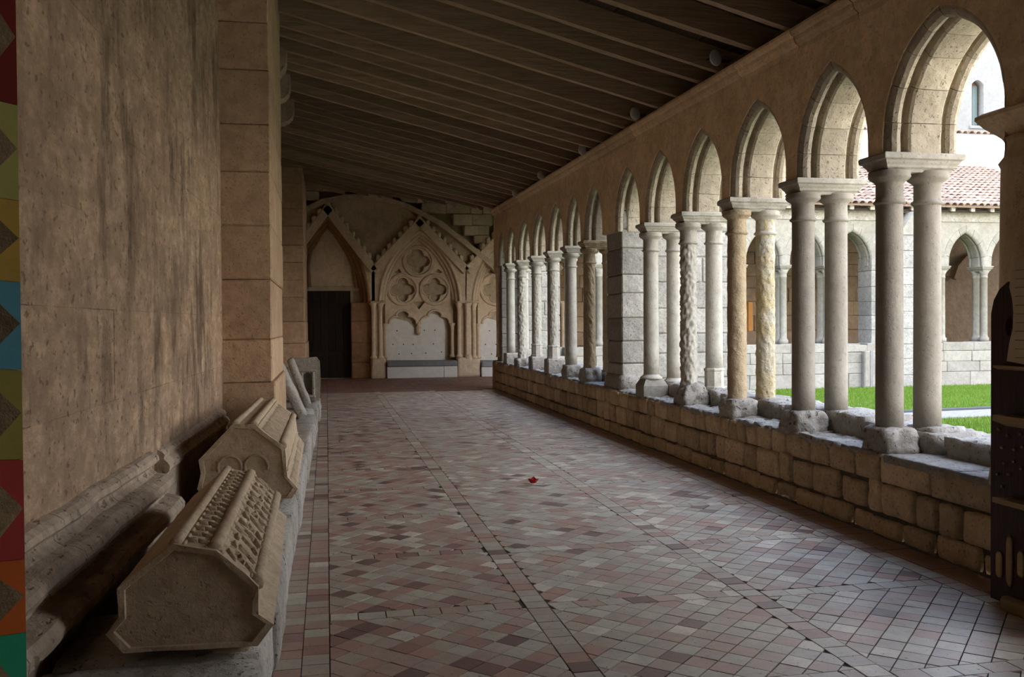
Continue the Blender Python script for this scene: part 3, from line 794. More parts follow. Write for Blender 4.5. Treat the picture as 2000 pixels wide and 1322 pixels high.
# ------------------------------------------------------------------ end wall with door and tomb niches
YW = 25.5
def P(px, py, y=YW):
    q = onY(px, py, y); return (q.x, q.z)
struct_far = struct(cbox('wall_far', -1.6, 22, YW+.35, YW+.7, -.3, 6.0, 'farwall', None, .01))
relief = [(590, 414), (630, 394), (673, 386), (711, 384), (750, 390), (788, 401), (823, 417), (858, 436), (902, 470), (947, 507), (975, 532)]
rel = [P(*p) for p in relief]
def rel_z(x):
    if x <= rel[0][0]: return rel[0][1]
    for (a, b) in zip(rel, rel[1:]):
        if a[0] <= x <= b[0]: return a[1]+(b[1]-a[1])*(x-a[0])/(b[0]-a[0])
    return 2.6
for s, e in ((0, 3), (3, 5), (5, 7), (7, 9), (9, 10)):
    sweep('relieving_arch_stone', [(-.07, .3), (.06, .3), (.075, .27), (.075, -.1), (-.07, -.1)][::-1], [(o_ + Vector((0, .0, 0)), A, B) for (o_, A, B) in path_frames_xz(rel[s:e+1], YW+.15)], 'farwall', struct_far)
z = 2.55
while z < 5.6:
    h = rnd.uniform(.22, .36); x = -.7
    while x < 4.4:
        L = rnd.uniform(.3, .7)
        if z+.02 > rel_z(x+L/2)+.05 and z > rel_z(x)-.05 and z > rel_z(x+L)-.05:
            cbox('stone', x+.004, x+L-.004, YW-.02+rnd.uniform(-.03, .03), YW+.4, z+.004, z+h-.004, 'farwall', struct_far, .02, .012)
        x += L
    z += h
# piers between the niches and plain wall behind them
def gable_pts(cx, ay, fl, fr, fy):
    return [P(fl, fy), P(cx, ay), P(fr, fy)]
def niche(cx, apex_y, name, label, cat, door=False):
    k = lambda dx, y, yy=YW: P(cx+dx, y, yy)
    t = thing(name, label, cat, (0, 0, 0)) if not door else struct(thing(name, label, cat))
    if door: del t['category']
    dy = apex_y-428
    mat = 'tomb'
    w = 84
    # gable plate with pointed opening
    a, b = k(-78, 592)[0], k(80, 592)[0]; zs = k(0, 592)[1]; az = k(0, 452+dy)[1]
    op = arch_pts(a, b, zs, az-zs, 0, 14)
    fo = [k(-96, 592), k(-92, 530)]; 
    loop = [k(-93, 592)]+[k(-93, 524), k(0, 428+dy), k(92, 518), k(92, 592)]+op[::-1]
    plate('gable', [loop], YW-.02, .3, mat, t)
    # raking coping and crockets
    for s_ in (-1, 1):
        pts = [k(s_*94, 526), k(s_*47, 477+dy*.5), k(0, 428+dy)]
        if s_ < 0: pts = pts
        else: pts = pts[::-1]
        sweep('coping', [(-.17, .1), (.03, .1), (.06, .06), (.05, -.2), (-.17, -.2)][::-1], path_frames_xz(pts, YW-.04), mat, t)
        for q in range(7):
            f = .14+.115*q
            px, pz = k(s_*(94*(1-f)+s_*0), 526+(428+dy-526)*f)
            c_ = rough('crocket', px-.07, px+.07, YW-.14, YW+.06, pz+.04, pz+.22, mat, t, (3, 3, 3), .04, 20, 3, None, .2, q)
    fx, fz = k(0, 428+dy)
    rough('finial', fx-.09, fx+.09, YW-.14, YW+.1, fz-.06, fz+.14, mat, t, (4, 4, 4), .04, 14, 4, None, .4, 2)
    # arch mouldings: three rolls stepping back
    for q, (r_, yo, rad) in enumerate(((.0, -.01, .045), (-.085, .10, .045), (-.17, .20, .04))):
        pts = arch_pts(a, b, zs, az-zs, r_, 14)
        sweep('arch_roll', circ_prof(rad, 8), path_frames_xz(pts, YW+yo), 'tombred' if door else mat, t, smooth=True)
        z0 = k(0, 698)[1]
    # arch reveal
    pts = arch_pts(a, b, zs, az-zs, .02, 14); 
    sweep('arch_reveal', [(0, 0), (-.14, -.11), (-.22, -.27), (.02, -.27)], path_frames_xz(pts, YW+.0), 'tombred' if door else mat, t)
    return t, k, a, b, zs, az, dy
# --- central tomb and its right-hand neighbour
def quatre(cx, cz, r, n=9):
    pts = []
    for q in range(4):
        a0 = math.pi/2*q
        ox, oz = cx+math.cos(a0)*r*.50, cz+math.sin(a0)*r*.50
        for i in range(n):
            t_ = a0-R(108)+R(216)*i/(n-1)
            pts.append((ox+math.cos(t_)*r*.44, oz+math.sin(t_)*r*.44))
    return pts
def circle(cx, cz, r, n=28): return [(cx+r*math.cos(2*math.pi*i/n), cz+r*math.sin(2*math.pi*i/n)) for i in range(n)]
def colonnette(t, X, y, z0, z1, r, mat='tomb'):
    lathe('colonnette', [(r*1.7, z0), (r*1.8, z0+.04), (r*1.3, z0+.07), (r, z0+.1), (r, z1-.2), (r*1.25, z1-.185), (r*1.05, z1-.16), (r*1.3, z1-.09), (r*1.9, z1-.02), (r*1.9, z1)], X, y, mat, t, 12)
def tomb(cx, label, full=True):
    t, k, a, b, zs, az, dy = niche(cx, 428, 'wall_tomb', label, 'tomb')
    yb = YW+.30
    # backing in the niche
    plate('niche_back', [[(a-.02, k(0, 735)[1]), (b+.02, k(0, 735)[1])]+arch_pts(a-.02, b+.02, zs, az-zs, 0, 12)[::-1]], yb+.06, .05, 'tomb', t)
    # tracery plate
    cs = [(P(cx-.5, 509), 30), (P(cx-31, 565), 30), (P(cx+32, 565), 30)]
    sc = (P(cx+30, 565)[0]-P(cx, 565)[0])/30
    holes = []
    for (c_, r_) in cs: holes.append(quatre(c_[0], c_[1], r_*sc*.86))
    def trefoil_arch(x0, x1, ztop, zsp):
        xm = (x0+x1)/2; w = (x1-x0)/2; h = ztop-zsp; pts = [(x0, zsp)]
        for i in range(6):
            t_ = math.pi-R(100)*i/5; pts.append((x0+w*.52+w*.50*math.cos(t_), zsp+h*.12+h*.42*math.sin(t_)))
        for i in range(9):
            t_ = R(165)-R(150)*i/8; pts.append((xm+w*.52*math.cos(t_), zsp+h*.52+h*.46*math.sin(t_)))
        for i in range(6):
            t_ = R(100)-R(100)*i/5; pts.append((x1-w*.52+w*.50*math.cos(t_), zsp+h*.12+h*.42*math.sin(t_)))
        pts.append((x1, zsp)); return pts
    xl, xm, xr = P(cx-60, 630)[0], P(cx, 630)[0], P(cx+64, 630)[0]
    zsp = P(cx, 632)[1]; zt_ = P(cx, 605)[1]
    il, ir = a+.17, b-.17
    outer = [(il, zsp-.0)]+arch_pts(il, ir, zs, az-.17-zs, 0, 12)+[(ir, zsp)]
    t1 = trefoil_arch(xl+.03, xm-.05, zt_, zsp); t2 = trefoil_arch(xm+.05, xr-.03, zt_, zsp)
    bottom = [p for p in t2[::-1]]+[p for p in t1[::-1]]
    tri = [P(cx-12, 588), P(cx+14, 588), P(cx+1, 604)]
    tri2 = [P(cx-47, 530), P(cx-38, 524), P(cx-33, 531), P(cx-44, 533)]
    tri3 = [P(cx+47, 530), P(cx+38, 524), P(cx+33, 531), P(cx+44, 533)]
    plate('tracery', [outer+bottom]+holes+[tri, tri2, tri3], yb-.06, .09, 'tomb', t)
    for (c_, r_) in cs:
        sweep('tracery_ring', circ_prof(.05, 8), path_frames_xz(circle(c_[0], c_[1], r_*sc*.95), yb-.07, True), 'tomb', t, True, True)
        sweep('quatrefoil_roll', circ_prof(.022, 6), path_frames_xz(quatre(c_[0], c_[1], r_*sc*.88), yb-.06, True), 'tomb', t, True, True)
    for q in (t1, t2): sweep('trefoil_roll', circ_prof(.035, 8), path_frames_xz(q, yb-.06), 'tomb', t, False, True)
    # pendant
    lathe('pendant', [(.02, P(cx, 655)[1]), (.07, P(cx, 650)[1]), (.075, P(cx, 640)[1]), (.05, P(cx, 636)[1]), (.05, P(cx, 628)[1])], xm, yb-.05, 'tomb', t, 8, False)
    # white panel with dark fixing holes
    wp = plate('white_panel', [[P(cx-62, 704), P(cx+53, 704), P(cx+53, 640), P(cx+50, 625), P(cx+40, 615), P(cx+25, 612), P(cx+8, 622), P(cx+2, 640), P(cx-8, 640), P(cx-20, 628), P(cx-50, 620), P(cx-62, 632)]], yb+.02, .035, 'panel', t)
    for (hx, hy) in ((777, 646), (831, 645), (852, 645), (769, 673), (790, 673), (809, 673), (849, 672), (781, 692), (806, 691), (834, 690), (865, 688)):
        q = P(cx-819+hx, hy); lathe('fixing_hole', [(.018, -.01), (.018, .0)], 0, 0, 'ink', wp, 8).matrix_local = Matrix.Translation((q[0], yb+.018, q[1])) @ Matrix.Rotation(R(90), 4, 'X')
    # colonnettes with pedestals
    ztop = P(cx, 592)[1]; zbot = P(cx, 699)[1]
    for dx, yy, r_ in ((-90, YW-.06, .055), (-76, YW+.02, .055), (-66, YW+.16, .045), (66, YW+.16, .045), (78, YW+.02, .055), (96, YW-.06, .05)):
        colonnette(t, P(cx+dx, 650)[0], yy, zbot, ztop if abs(dx) > 70 else P(cx, 631)[1], r_)
    for s0, s1 in ((-95, -65), (73, 104)):
        x0, x1 = P(cx+s0, 715)[0], P(cx+s1, 715)[0]
        rough('pedestal', x0, x1, YW-.16, YW+.36, 0, zbot, 'tomb', t, (6, 5, 6), .03, 8, 16, None, .06, 3)
        cbox('pier', x0+.1, x1-.1, YW+.04, YW+.38, zbot, ztop+.02, 'tomb', t, .02)
        cbox('impost', x0, x1, YW-.12, YW+.3, ztop-.0, ztop+.06, 'tomb', t, .02)
    # bench block and slab
    x0, x1 = P(cx-64, 715)[0], P(cx+72, 715)[0]
    cbox('bench_block', x0, x0+1.55, YW-.24, YW+.35, 0, P(cx, 716, YW-.2)[1], 'panel', t, .012)
    cbox('bench_block', x0+1.56, x1, YW-.24, YW+.35, 0, P(cx, 716, YW-.2)[1], 'panel', t, .012)
    v = cbox('bench_slab', x0, x1, YW-.26, YW+.3, P(cx, 716, YW-.2)[1], P(cx, 705, YW-.2)[1], 'slab', t, .03)
    return t
tomb(819, 'gothic wall tomb with three quatrefoils above a white panel, on the end wall')
tomb(1002, 'second traceried wall tomb, partly hidden by the corner pier of the arcade')
# masonry filling the spandrels between the gables
for lp in ([(640, 404), (660, 390), (690, 385), (711, 385), (750, 391), (788, 402), (822, 430), (775, 480), (728, 528)], [(819, 430), (823, 418), (858, 437), (902, 471), (930, 494), (911, 520)], [(585, 415), (600, 411), (636, 396), (642, 404), (585, 462)], [(1001, 430), (947, 507), (985, 545), (1060, 500), (1060, 420)]):
    plate('spandrel_fill', [[P(*q) for q in lp]], YW+.09, .28, 'farwall', struct_far)
# --- door niche
t, k, a, b, zs, az, dy = niche(640, 402, 'door_1', 'dark wooden door under a gabled pointed arch on the end wall', 'door', True)
plate('tympanum', [[P(590, 566), P(700, 566), P(706, 592)]+arch_pts(a-.02, b+.02, zs, az-zs, 0, 12)[::-1][:-1]], YW+.28, .08, 'farwall', t)
plate('plaster_patch', [[P(608, 545), P(683, 546), P(674, 535), P(672, 500), P(668, 478), P(655, 463), P(632, 463), P(620, 475), P(612, 500), P(606, 530)]], YW+.265, .02, 'tomb', t)
tr = []
for (px, py) in ((604, 560), (601, 520), (606, 490), (618, 470), (628, 452), (640, 442), (652, 452), (664, 470), (677, 490), (690, 515), (697, 560)): tr.append(P(px, py))
sweep('trefoil_roll', circ_prof(.05, 8), path_frames_xz(tr, YW+.24), 'tombred', t, smooth=True)
x0, x1 = P(596, 650)[0], P(686, 650)[0]; zt_ = P(640, 566)[1]
n_ = 6
for q in range(n_): cbox('door_plank', x0+(x1-x0)*q/n_+.004, x0+(x1-x0)*(q+1)/n_-.004, YW+.31, YW+.35, .02, zt_, 'door', t, .006)
for q in (.25, .8): cbox('door_rail', x0, x1, YW+.295, YW+.312, zt_*q, zt_*q+.12, 'door', t, .004)
for (pa, pb) in ((686, 724), (560, 594)):
    xa, xb = P(pa, 650)[0], P(pb, 650)[0]
    courses(xa, xb, YW+.05, YW+.4, 0, zs+.02, 'tombred', t, (.4, .6), (.6, .7), 'y', .02, .004, 'tombred', .008, 'jamb_stone')
rough('lintel', x0-.1, x1+.35, YW+.27, YW+.4, zt_-.02, zt_+.12, 'farwall', t, (12, 3, 3), .02, 4, 20)

# ------------------------------------------------------------------ left: bench, sarcophagi, fragments
bench = thing('stone_bench', 'low rough stone ledge along the left wall, carrying the coffin lids', 'bench')
def bx(Y): return -.225+.0085*(Y-3.5)
def bl(Y):
    if Y < 5.9: return -1.211+.03*Y+.115
    if Y < 8.8: return -1.211+.03*Y+.075
    if Y < 11.2: return -.425
    return -.93
y = 1.75
while y < 16.3:
    L = rnd.uniform(.5, .95); y2 = min(y+L, 16.3)
    for cut in (5.9, 8.78, 11.2):
        if y < cut < y2+.2: y2 = cut
    e = 0 if y < 11 else rnd.uniform(-.04, .03); mid = (y+y2)/2
    rough('bench_stone', bl(mid)+(.012 if mid < 8.8 else 0), bx(mid)+rnd.uniform(-.012, .006)+e, y+.004, y2-.004, -.004, .318+rnd.uniform(-.015, 0)-(.04 if y > 11 else 0), 'bench', bench, (6, max(6, int(L/.07)), 5), .012 if y < 11 else .04, 6, 16, .008, 0, rnd.randint(0, 99))
    y = y2
def inset(poly, d):
    cx = sum(p[0] for p in poly)/len(poly); cz = sum(p[1] for p in poly)/len(poly)
    return [(cx+(x-cx)*(1-d), cz+(z-cz)*(1-d)) for x, z in poly]
def coffin(name, label, poly, Y0, Y1, back, ridges):
    """poly: front outline (x,z); back: function of (x,z) giving the outline at the far end"""
    t = thing(name, label, 'sarcophagus')
    ns = 22; V, F = [], []; n_ = len(poly)
    dense = []
    for i in range(n_):
        p, q = poly[i], poly[(i+1) % n_]; m_ = max(1, int(math.hypot(q[0]-p[0], q[1]-p[1])/.05))
        for j in range(m_): dense.append((p[0]+(q[0]-p[0])*j/m_, p[1]+(q[1]-p[1])*j/m_))
    n_ = len(dense)
    for s in range(ns+1):
        f = s/ns; Y = Y0+(Y1-Y0)*f
        for (x, z) in dense:
            x2, z2 = back(x, z); xx, zz = x+(x2-x)*f, z+(z2-z)*f
            d = noise.noise(Vector((xx*9, Y*9, zz*9)))*.006
            V.append((xx+d, Y+(noise.noise(Vector((xx*8, 3, zz*8)))*.012 if s in (0, ns) else 0), zz+d*.6))
    for s in range(ns):
        for i in range(n_): F.append([s*n_+i, s*n_+(i+1) % n_, (s+1)*n_+(i+1) % n_, (s+1)*n_+i])
    F.append([ns*n_+i for i in range(n_)])
    # recessed end panel with raised rim
    ins = inset(dense, .09); ins2 = inset(dense, .105)
    b = len(V)
    for (x, z) in ins: V.append((x, Y0, z))
    for (x, z) in ins2: V.append((x, Y0+.012, z))
    for i in range(n_):
        j = (i+1) % n_; F.append([j, i, b+i, b+j]); F.append([b+j, b+i, b+n_+i, b+n_+j])
    F.append([b+n_+i for i in range(n_)])
    mesh('body', V, F, 'sarc', t)
    def on(f, e0, e1, s):                                   # point on a lid facet: f along, s across between outline pts e0,e1
        p = (poly[e0][0]+(poly[e1][0]-poly[e0][0])*s, poly[e0][1]+(poly[e1][1]-poly[e0][1])*s)
        q = back(*p); nx, nz = poly[e1][1]-poly[e0][1], -(poly[e1][0]-poly[e0][0]); ln = math.hypot(nx, nz); nx, nz = nx/ln, nz/ln
        if nz < 0: nx, nz = -nx, -nz
        return Vector((p[0]+(q[0]-p[0])*f, Y0+(Y1-Y0)*f, p[1]+(q[1]-p[1])*f)), Vector((nx, 0, nz))
    return t, on
# near lid: outline measured at its front end
sp = [(504, 1201), (506, 1145), (423, 1075), (336, 1063), (229, 1149), (231, 1212), (206, 1240), (241, 1275), (504, 1261), (534, 1221)]
poly = [(onY(*p, 3.4).x, onY(*p, 3.4).z) for p in sp]
t, on = coffin('sarcophagus', 'nearest carved stone coffin lid with leaf and zigzag reliefs on its sloping top', poly, 3.4, 5.33, lambda x, z: (x-.018+(x+.48)*-.05, z-.028*(z > .48)), None)
def rail(nm, e0, e1, s, r_, f0=0.01, f1=.99, amp=.004):
    fr = []
    for k in range(25):
        f = f0+(f1-f0)*k/24; p, nn = on(f, e0, e1, s); d = Vector((0, 1, 0)); A = nn.cross(d)
        fr.append((p+nn*noise.noise(p*12)*amp, A, nn))
    sweep(nm, circ_prof(r_, 8, .8), fr, 'sarc', t, False, True)
rail('edge_roll', 2, 3, .06, .026); rail('edge_roll', 2, 3, .94, .024); rail('edge_roll', 1, 2, .06, .028); rail('fillet', 2, 3, .24, .008); rail('fillet', 2, 3, .76, .008); rail('fillet', 1, 2, .9, .009); rail('fillet', 1, 2, .2, .009)
def relief_piece(nm, c, u, v, nn, L, Wd, H, prt):
    V, F = [], []; n_ = 6
    for i in range(n_+1):
        s = i/n_; w = math.sin(math.pi*min(1, max(0, s*.92+.04)))*Wd/2
        for (a, h) in ((-1, -.006), (-.45, H*.8), (0, H), (.45, H*.8), (1, -.006)):
            V.append(c+u*(L*(s-.5))+v*(a*w)+nn*(h if 0 < i < n_ else -.004))
    for i in range(n_):
        for j in range(4): F.append([i*5+j, i*5+j+1, i*5+6+j, i*5+5+j])
    return mesh(nm, V, F, 'sarc', prt, True)
for k in range(17):                                         # zigzag lozenges on the flat ridge
    f = .045+.055*k
    for s, sg in ((.36, 1), (.50, -1), (.64, 1)):
        p, nn = on(f+(.012 if sg < 0 else 0), 2, 3, s); dy = Vector((0, 1, 0)); vx = nn.cross(dy)
        relief_piece('lozenge', p, (vx*.9+dy*.45*sg).normalized(), (dy*.9-vx*.45*sg).normalized(), nn, .062, .038, .014, t)
for k in range(13):                                         # curling leaves on the slope
    for s in (.33, .55, .77):
        f = .05+.074*k+(.02 if s == .55 else 0); p, nn = on(f, 1, 2, s); dy = Vector((0, 1, 0)); vx = nn.cross(dy)
        for a_, off_ in ((rnd.uniform(.2, 1.2), -.015), (rnd.uniform(1.2, 2.4), .018)):
            u = dy*math.cos(a_)+vx*math.sin(a_); v = -dy*math.sin(a_)+vx*math.cos(a_)
            relief_piece('carved_leaf', p+dy*off_+vx*off_*.7, u, v, nn, rnd.uniform(.085, .115), rnd.uniform(.026, .04), rnd.uniform(.012, .018), t)
o = rough('prop_stone', -.42, -.28, 3.42, 3.6, .322, .342, 'sarc', None, (4, 4, 3), .01, 9, 8)
tag(o, 'small wedge stone under the front right corner of the nearest coffin lid', 'stone')
# second lid
sp2 = [(562, 932), (556, 874), (497, 830), (455, 828), (388, 898), (392, 925), (385, 955), (400, 974), (569, 974), (581, 955)]
poly = [(onY(*p, 6.3).x, onY(*p, 6.3).z) for p in sp2]
t, on = coffin('sarcophagus', 'second coffin lid, combed with fine grooves, behind the nearest one', poly, 6.3, 8.72, lambda x, z: (x-.0+(x+.5)*-.04, z-.03*(z > .5)), None)
rail('edge_roll', 2, 3, .08, .028); rail('edge_roll', 2, 3, .92, .026); rail('edge_roll', 1, 2, .08, .03); rail('fillet', 2, 3, .3, .008); rail('fillet', 1, 2, .9, .008); rail('fillet', 0, 1, .25, .014)
for k in range(46):                                         # combed grooves between ribs
    f = .03+.0205*k
    for (e0, e1, s, L, Wd) in ((1, 2, .52, .17, .016), (9, 0, .5, .075, .018)):
        p, nn = on(f, e0, e1, s); dy = Vector((0, 1, 0)); vx = nn.cross(dy)
        relief_piece('combed_rib', p, (vx+dy*.25).normalized(), (dy-vx*.25).normalized(), nn, L, Wd*1.6, .007, t)
for sx in (-1, 1):                                          # incised scroll on its end panel
    c0 = Vector((-.55+sx*.085, 6.306, .56)); fr = []
    pts = [(c0.x+.075*math.cos(R(200-a)*1.0)*1.0, c0.z+.075*math.sin(R(200-a))) for a in range(0, 221, 20)]
    sweep('scroll', circ_prof(.009, 6), path_frames_xz(pts, 6.308), 'sarc', t, False, True)
# fragments further back
o = rough('stone_slab', -.06, .06, -.28, .28, -.02, .74, 'bench', None, (4, 8, 10), .02, 7, 14, None, 0, 4)
o.location = (-.33, 12.5, .30); o.rotation_euler = (0, R(-24), 0); tag(o, 'nearer of two thin broken slabs leaning against the left wall beyond the pier', 'slab', 'leaning slabs')
o = rough('stone_slab', -.045, .045, -.25, .25, -.02, .70, 'bench', None, (4, 8, 10), .02, 7, 14, None, 0, 8)
o.location = (-.28, 13.6, .35); o.rotation_euler = (0, R(-20), 0); tag(o, 'farther leaning broken slab, touching the carved niche block', 'slab', 'leaning slabs')
t = thing('carved_block', 'carved stone block with a small empty niche at the end of the ledge', 'stone block', (-.36, 14.9, .29))
fr_ = [(-.24, .02), (.24, .0), (.26, .30), (.25, .62), (.2, .69), (-.22, .66), (-.25, .3)]
hole = [(-.0, .12), (.12, .10), (.12, .40), (.06, .46), (.0, .42)]
plate('niche_frame', [fr_, hole], -.08, .14, 'bench', t)
rough('back', -.24, .24, .05, .42, 0, .66, 'bench', t, (5, 4, 7), .02, 7, 12)
for xx in (-.03, .15): cbox('jamb_roll', xx-.022, xx+.022, -.11, -.06, .08, .48, 'bench', t, .012)
cbox('lintel', -.08, .2, -.12, -.06, .46, .50, 'bench', t, .012); cbox('sill', -.06, .18, -.12, -.04, .05, .09, 'bench', t, .012)

# ------------------------------------------------------------------ garden
ground = struct(mesh('ground', [(4.6, 3, -.16), (60, 3, -.16), (60, 60, -.16), (4.6, 60, -.16)], [[0, 1, 2, 3]], 'gravel'))
def py0(x): return 13.05+.1*(x-10)
def lawn(label, lo, hi, count):
    xs = [5.6, 10, 16, 26]; n_ = len(xs)
    V = [(x, lo(x), z_) for z_ in (-.09, -.15) for x in xs]+[(x, hi(x), z_) for z_ in (-.09, -.15) for x in xs]
    F = []
    for k in range(n_-1): F += [[k, k+1, 2*n_+k+1, 2*n_+k], [k, n_+k, n_+k+1, k+1], [2*n_+k, 2*n_+k+1, 3*n_+k+1, 3*n_+k]]
    lw = tag(mesh('lawn', V, F, 'soil'), label, 'lawn', None, 'stuff')
    gv, gf = [], []; cnt = 0
    while cnt < count:
        x = rnd.uniform(5.65, 17.5); y_ = rnd.uniform(8.5, 19.55)
        if not (lo(x)+.02 < y_ < hi(x)-.02) or not (.45 < x/y_ < .9): continue
        h = rnd.uniform(.03, .07); a = rnd.uniform(0, 6.283); w = .004; lx, ly = rnd.uniform(-.35, .35)*h, rnd.uniform(-.35, .35)*h
        b = len(gv); gv.extend([(x-w*math.cos(a), y_-w*math.sin(a), -.09), (x+w*math.cos(a), y_+w*math.sin(a), -.09), (x+lx, y_+ly, -.09+h)]); gf.append((b, b+1, b+2)); cnt += 1
    me = bpy.data.meshes.new('grass_blades'); me.from_pydata(gv, [], gf); g = link('grass_blades', me, 'grass', lw); g['kind'] = 'stuff'
lawn('strip of bright green lawn on the near side of the gravel path', lambda x: 4., lambda x: py0(x)-.01, 35000)
lawn('broad bright green lawn beyond the gravel path, up to the far wing', lambda x: py0(x)+.96, lambda x: 19.55, 60000)
def strip(name, x0, x1, ya, yb, z0, z1, mat, lb, cat, kind=None):
    f = lambda x, y, z: (x, y+.1*(x-10), z)
    return tag(cbox(name, x0, x1, ya, yb, z0, z1, mat, None, .01, fn=f), lb, cat, None, kind)
strip('gravel_path', 4.7, 22, 13.05, 13.92, -.158, -.06, 'gravel', 'narrow pale gravel path crossing the lawn', 'path', 'stuff')
strip('lawn_edging', 4.7, 22, 13.93, 13.99, -.158, -.02, 'edging', 'dark metal strip edging the gravel path in the lawn', 'edging')
po = thing('garden_post', 'thin grey metal post standing at the far edge of the lawn', 'post', (12.67, 19.75, -.1))
cbox('post', -.035, .035, -.012, .012, 0, .88, 'metal', po, .004); cbox('foot', -.05, .05, -.03, .03, 0, .03, 'metal', po, .004)
tag(cbox('stone_plaque', 12.75, 13.1, 20.15, 20.28, -.16, .75, 'pale', None, .02, .004), 'plain pale upright stone slab leaning on the far garden wall behind the post', 'stone slab')

# ------------------------------------------------------------------ wing across the garden
YG = 20.42; TG = .58
ZPG, ZAG, ZXG, ZEG = .93, 2.84, 3.66, 4.22
farcols = [6.2, 7.3, 8.5, 9.68, 10.82, 11.97, 15.13, 16.34, 17.5]
wall_g = struct(cbox('wall_garden', 4.4, 4.6, YG+.1, YG+.3, 0, 1, 'pale'))
farch = [(5.1, 6.2-.14)]+[(a+.14, b-.14) for a, b in zip(farcols[:6], farcols[1:6])]+[(11.97+.14, 13.1), (14.42, 15.13-.14), (15.13+.14, 16.34-.14), (16.34+.14, 17.5-.14)]
V, F = [], []; prev = 5.0
for (a, b) in farch:
    pts = arch_pts(a, b, ZAG, ZXG-ZAG, .07, 10, ST)
    for yf in (YG, YG+TG):
        quad([(prev, yf, ZAG), (pts[0][0], yf, ZAG), (pts[0][0], yf, ZEG), (prev, yf, ZEG)])
        for p, q in zip(pts, pts[1:]): quad([(p[0], yf, p[1]), (q[0], yf, q[1]), (q[0], yf, ZEG), (p[0], yf, ZEG)])
    for p, q in zip(pts, pts[1:]): quad([(p[0], YG, p[1]), (q[0], YG, q[1]), (q[0], YG+TG, q[1]), (p[0], YG+TG, p[1])])
    prev = pts[-1][0]
for yf in (YG, YG+TG): quad([(prev, yf, 0), (24, yf, 0), (24, yf, ZEG), (prev, yf, ZEG)])
o = mesh('spandrel', V, F, 'pale', wall_g, fix=False)
for (a, b) in farch:
    voussoirs(a, b, ZAG, ZXG-ZAG, YG-.012, wall_g, 'pale', 14, (0, .3, .6, .8, 1), 'X', [(x*1.04, r*1.3 if r > .1 else r) for x, r in AP])
# band of bench limestone under the eaves
o = cbox('eaves_band', 4.9, 24, YG-.03, YG+.1, 3.93, ZEG+.05, 'bench', wall_g, .01)
# parapet courses
cbox('parapet_core', 5.0, 24, YG-.08, YG+.66, -.2, ZPG-.2, 'pale', wall_g, .01)
zrows = [(-.16, .2), (.2, .46), (.46, .72), (.72, ZPG)]
for (z0, z1) in zrows:
    x = 5.05+rnd.random()*.3
    while x < 18.6:
        L = rnd.uniform(.45, .95) if z1 < .9 else rnd.uniform(.8, 1.3)
        cbox('parapet_stone', x+.003, x+L-.003, YG-.11+rnd.uniform(-.01, .006), YG+.3, z0+.003, z1-.003+(rnd.uniform(-.03, .02) if z1 > .9 else 0), 'pale', wall_g, .012, .006); x += L
cbox('parapet_top', 5.0, 24, YG+.2, YG+.68, ZPG-.3, ZPG-.01, 'pale', wall_g, .02)
# pier with a gabled buttress, pier by the corner
courses(13.1, 14.42, YG, YG+TG+.02, ZPG-.05, ZXG+.1, 'grey', wall_g, (.3, .4), (.35, .6), 'y', .012, .008, 'grey')
courses(13.55, 14.38, YG-.5, YG, -.16, 3.55, 'grey', wall_g, (.3, .42), (.35, .5), 'y', .012, .008, 'grey')
gb = [(13.5, 3.55), (14.43, 3.55), (14.0, 4.12), (13.92, 4.12)]
plate('buttress_gable', [gb], YG-.52, .54, 'pale', wall_g)
def far_column(X, label):
    t = thing('garden_column', label, 'column', (0, 0, 0), 0, 'columns of the wing across the garden')
    for yy in (YG+.13, YG+.43):
        lathe('shaft', [(.115, ZPG), (.12, ZPG+.1), (.09, ZPG+.13), (.085, ZPG+.2), (.082, ZAG-.3), (.095, ZAG-.29), (.085, ZAG-.26), (.088, ZAG-.2), (.13, ZAG-.12)], X, yy, 'pale', t, 14)
        cbox('base', X-.13, X+.13, yy-.14, yy+.12, ZPG-.16, ZPG+.01, 'pale', t, .02)
    rect_lathe('capital', [(-.04, ZAG-.13), (-.02, ZAG-.09), (.0, ZAG-.07), (.012, ZAG-.055), (.0, ZAG-.04), (.02, ZAG-.025), (.02, ZAG)], X-.14, X+.14, YG+.0, YG+.57, 'pale', t)
names = ['white column of the garden wing seen between the brown-ochre pair and the masonry pier', 'garden wing column behind the masonry buttress, nearer the corner', 'garden wing column behind the masonry buttress, farther from the corner', 'garden wing column mostly covered by the ochre front shaft of the arcade', 'garden wing column seen between the lichened column and the smooth grey pair', 'garden wing column mostly hidden behind the second grey column pair', 'garden wing column just right of the nearest grey column pair', 'garden wing column at right, beside the near pier edge', 'garden wing column hidden behind the near pier']
for X, nm in list(zip(farcols, names))[:8]: far_column(X, nm)
# inside of the wing: rear wall stones, bench, orange door
inner = struct(cbox('wall_inner', 5.6, 24, YW+.1, YW+.36, -.3, 5.8, 'inner'))
z = 0.
while z < 4.6:
    h = rnd.uniform(.34, .46); x = 5.7
    while x < 18.5:
        L = rnd.uniform(.6, 1.1)
        if rnd.random() < .95: cbox('stone', x+.006, x+L-.006, YW+.02+rnd.uniform(-.012, .012), YW+.2, z+.006, z+h-.006, 'inner', inner, .012, .004)
        x += L
    z += h
o = cbox('wall_bench', 11.2, 18, YW-.5, YW+.05, -.02, 1.2, 'inner', inner, .02)
od = struct(thing('door_2', 'orange wooden door inside the wing across the garden', 'door', (0, 0, 0))); del od['category']
q0, q1 = onY(1440, 600, YW-.02), onY(1470, 600, YW-.02); z1 = onY(1465, 590, YW).z
for k in range(3):
    w = (q1.x-q0.x)/3; cbox('door_plank', q0.x+w*k+.01, q0.x+w*(k+1)-.01, YW-.05, YW+.0, 0, z1, 'orange_wood', od, .008)
cbox('door_rail', q0.x, q1.x, YW-.07, YW-.04, z1*.4, z1*.4+.14, 'orange_wood', od, .008)
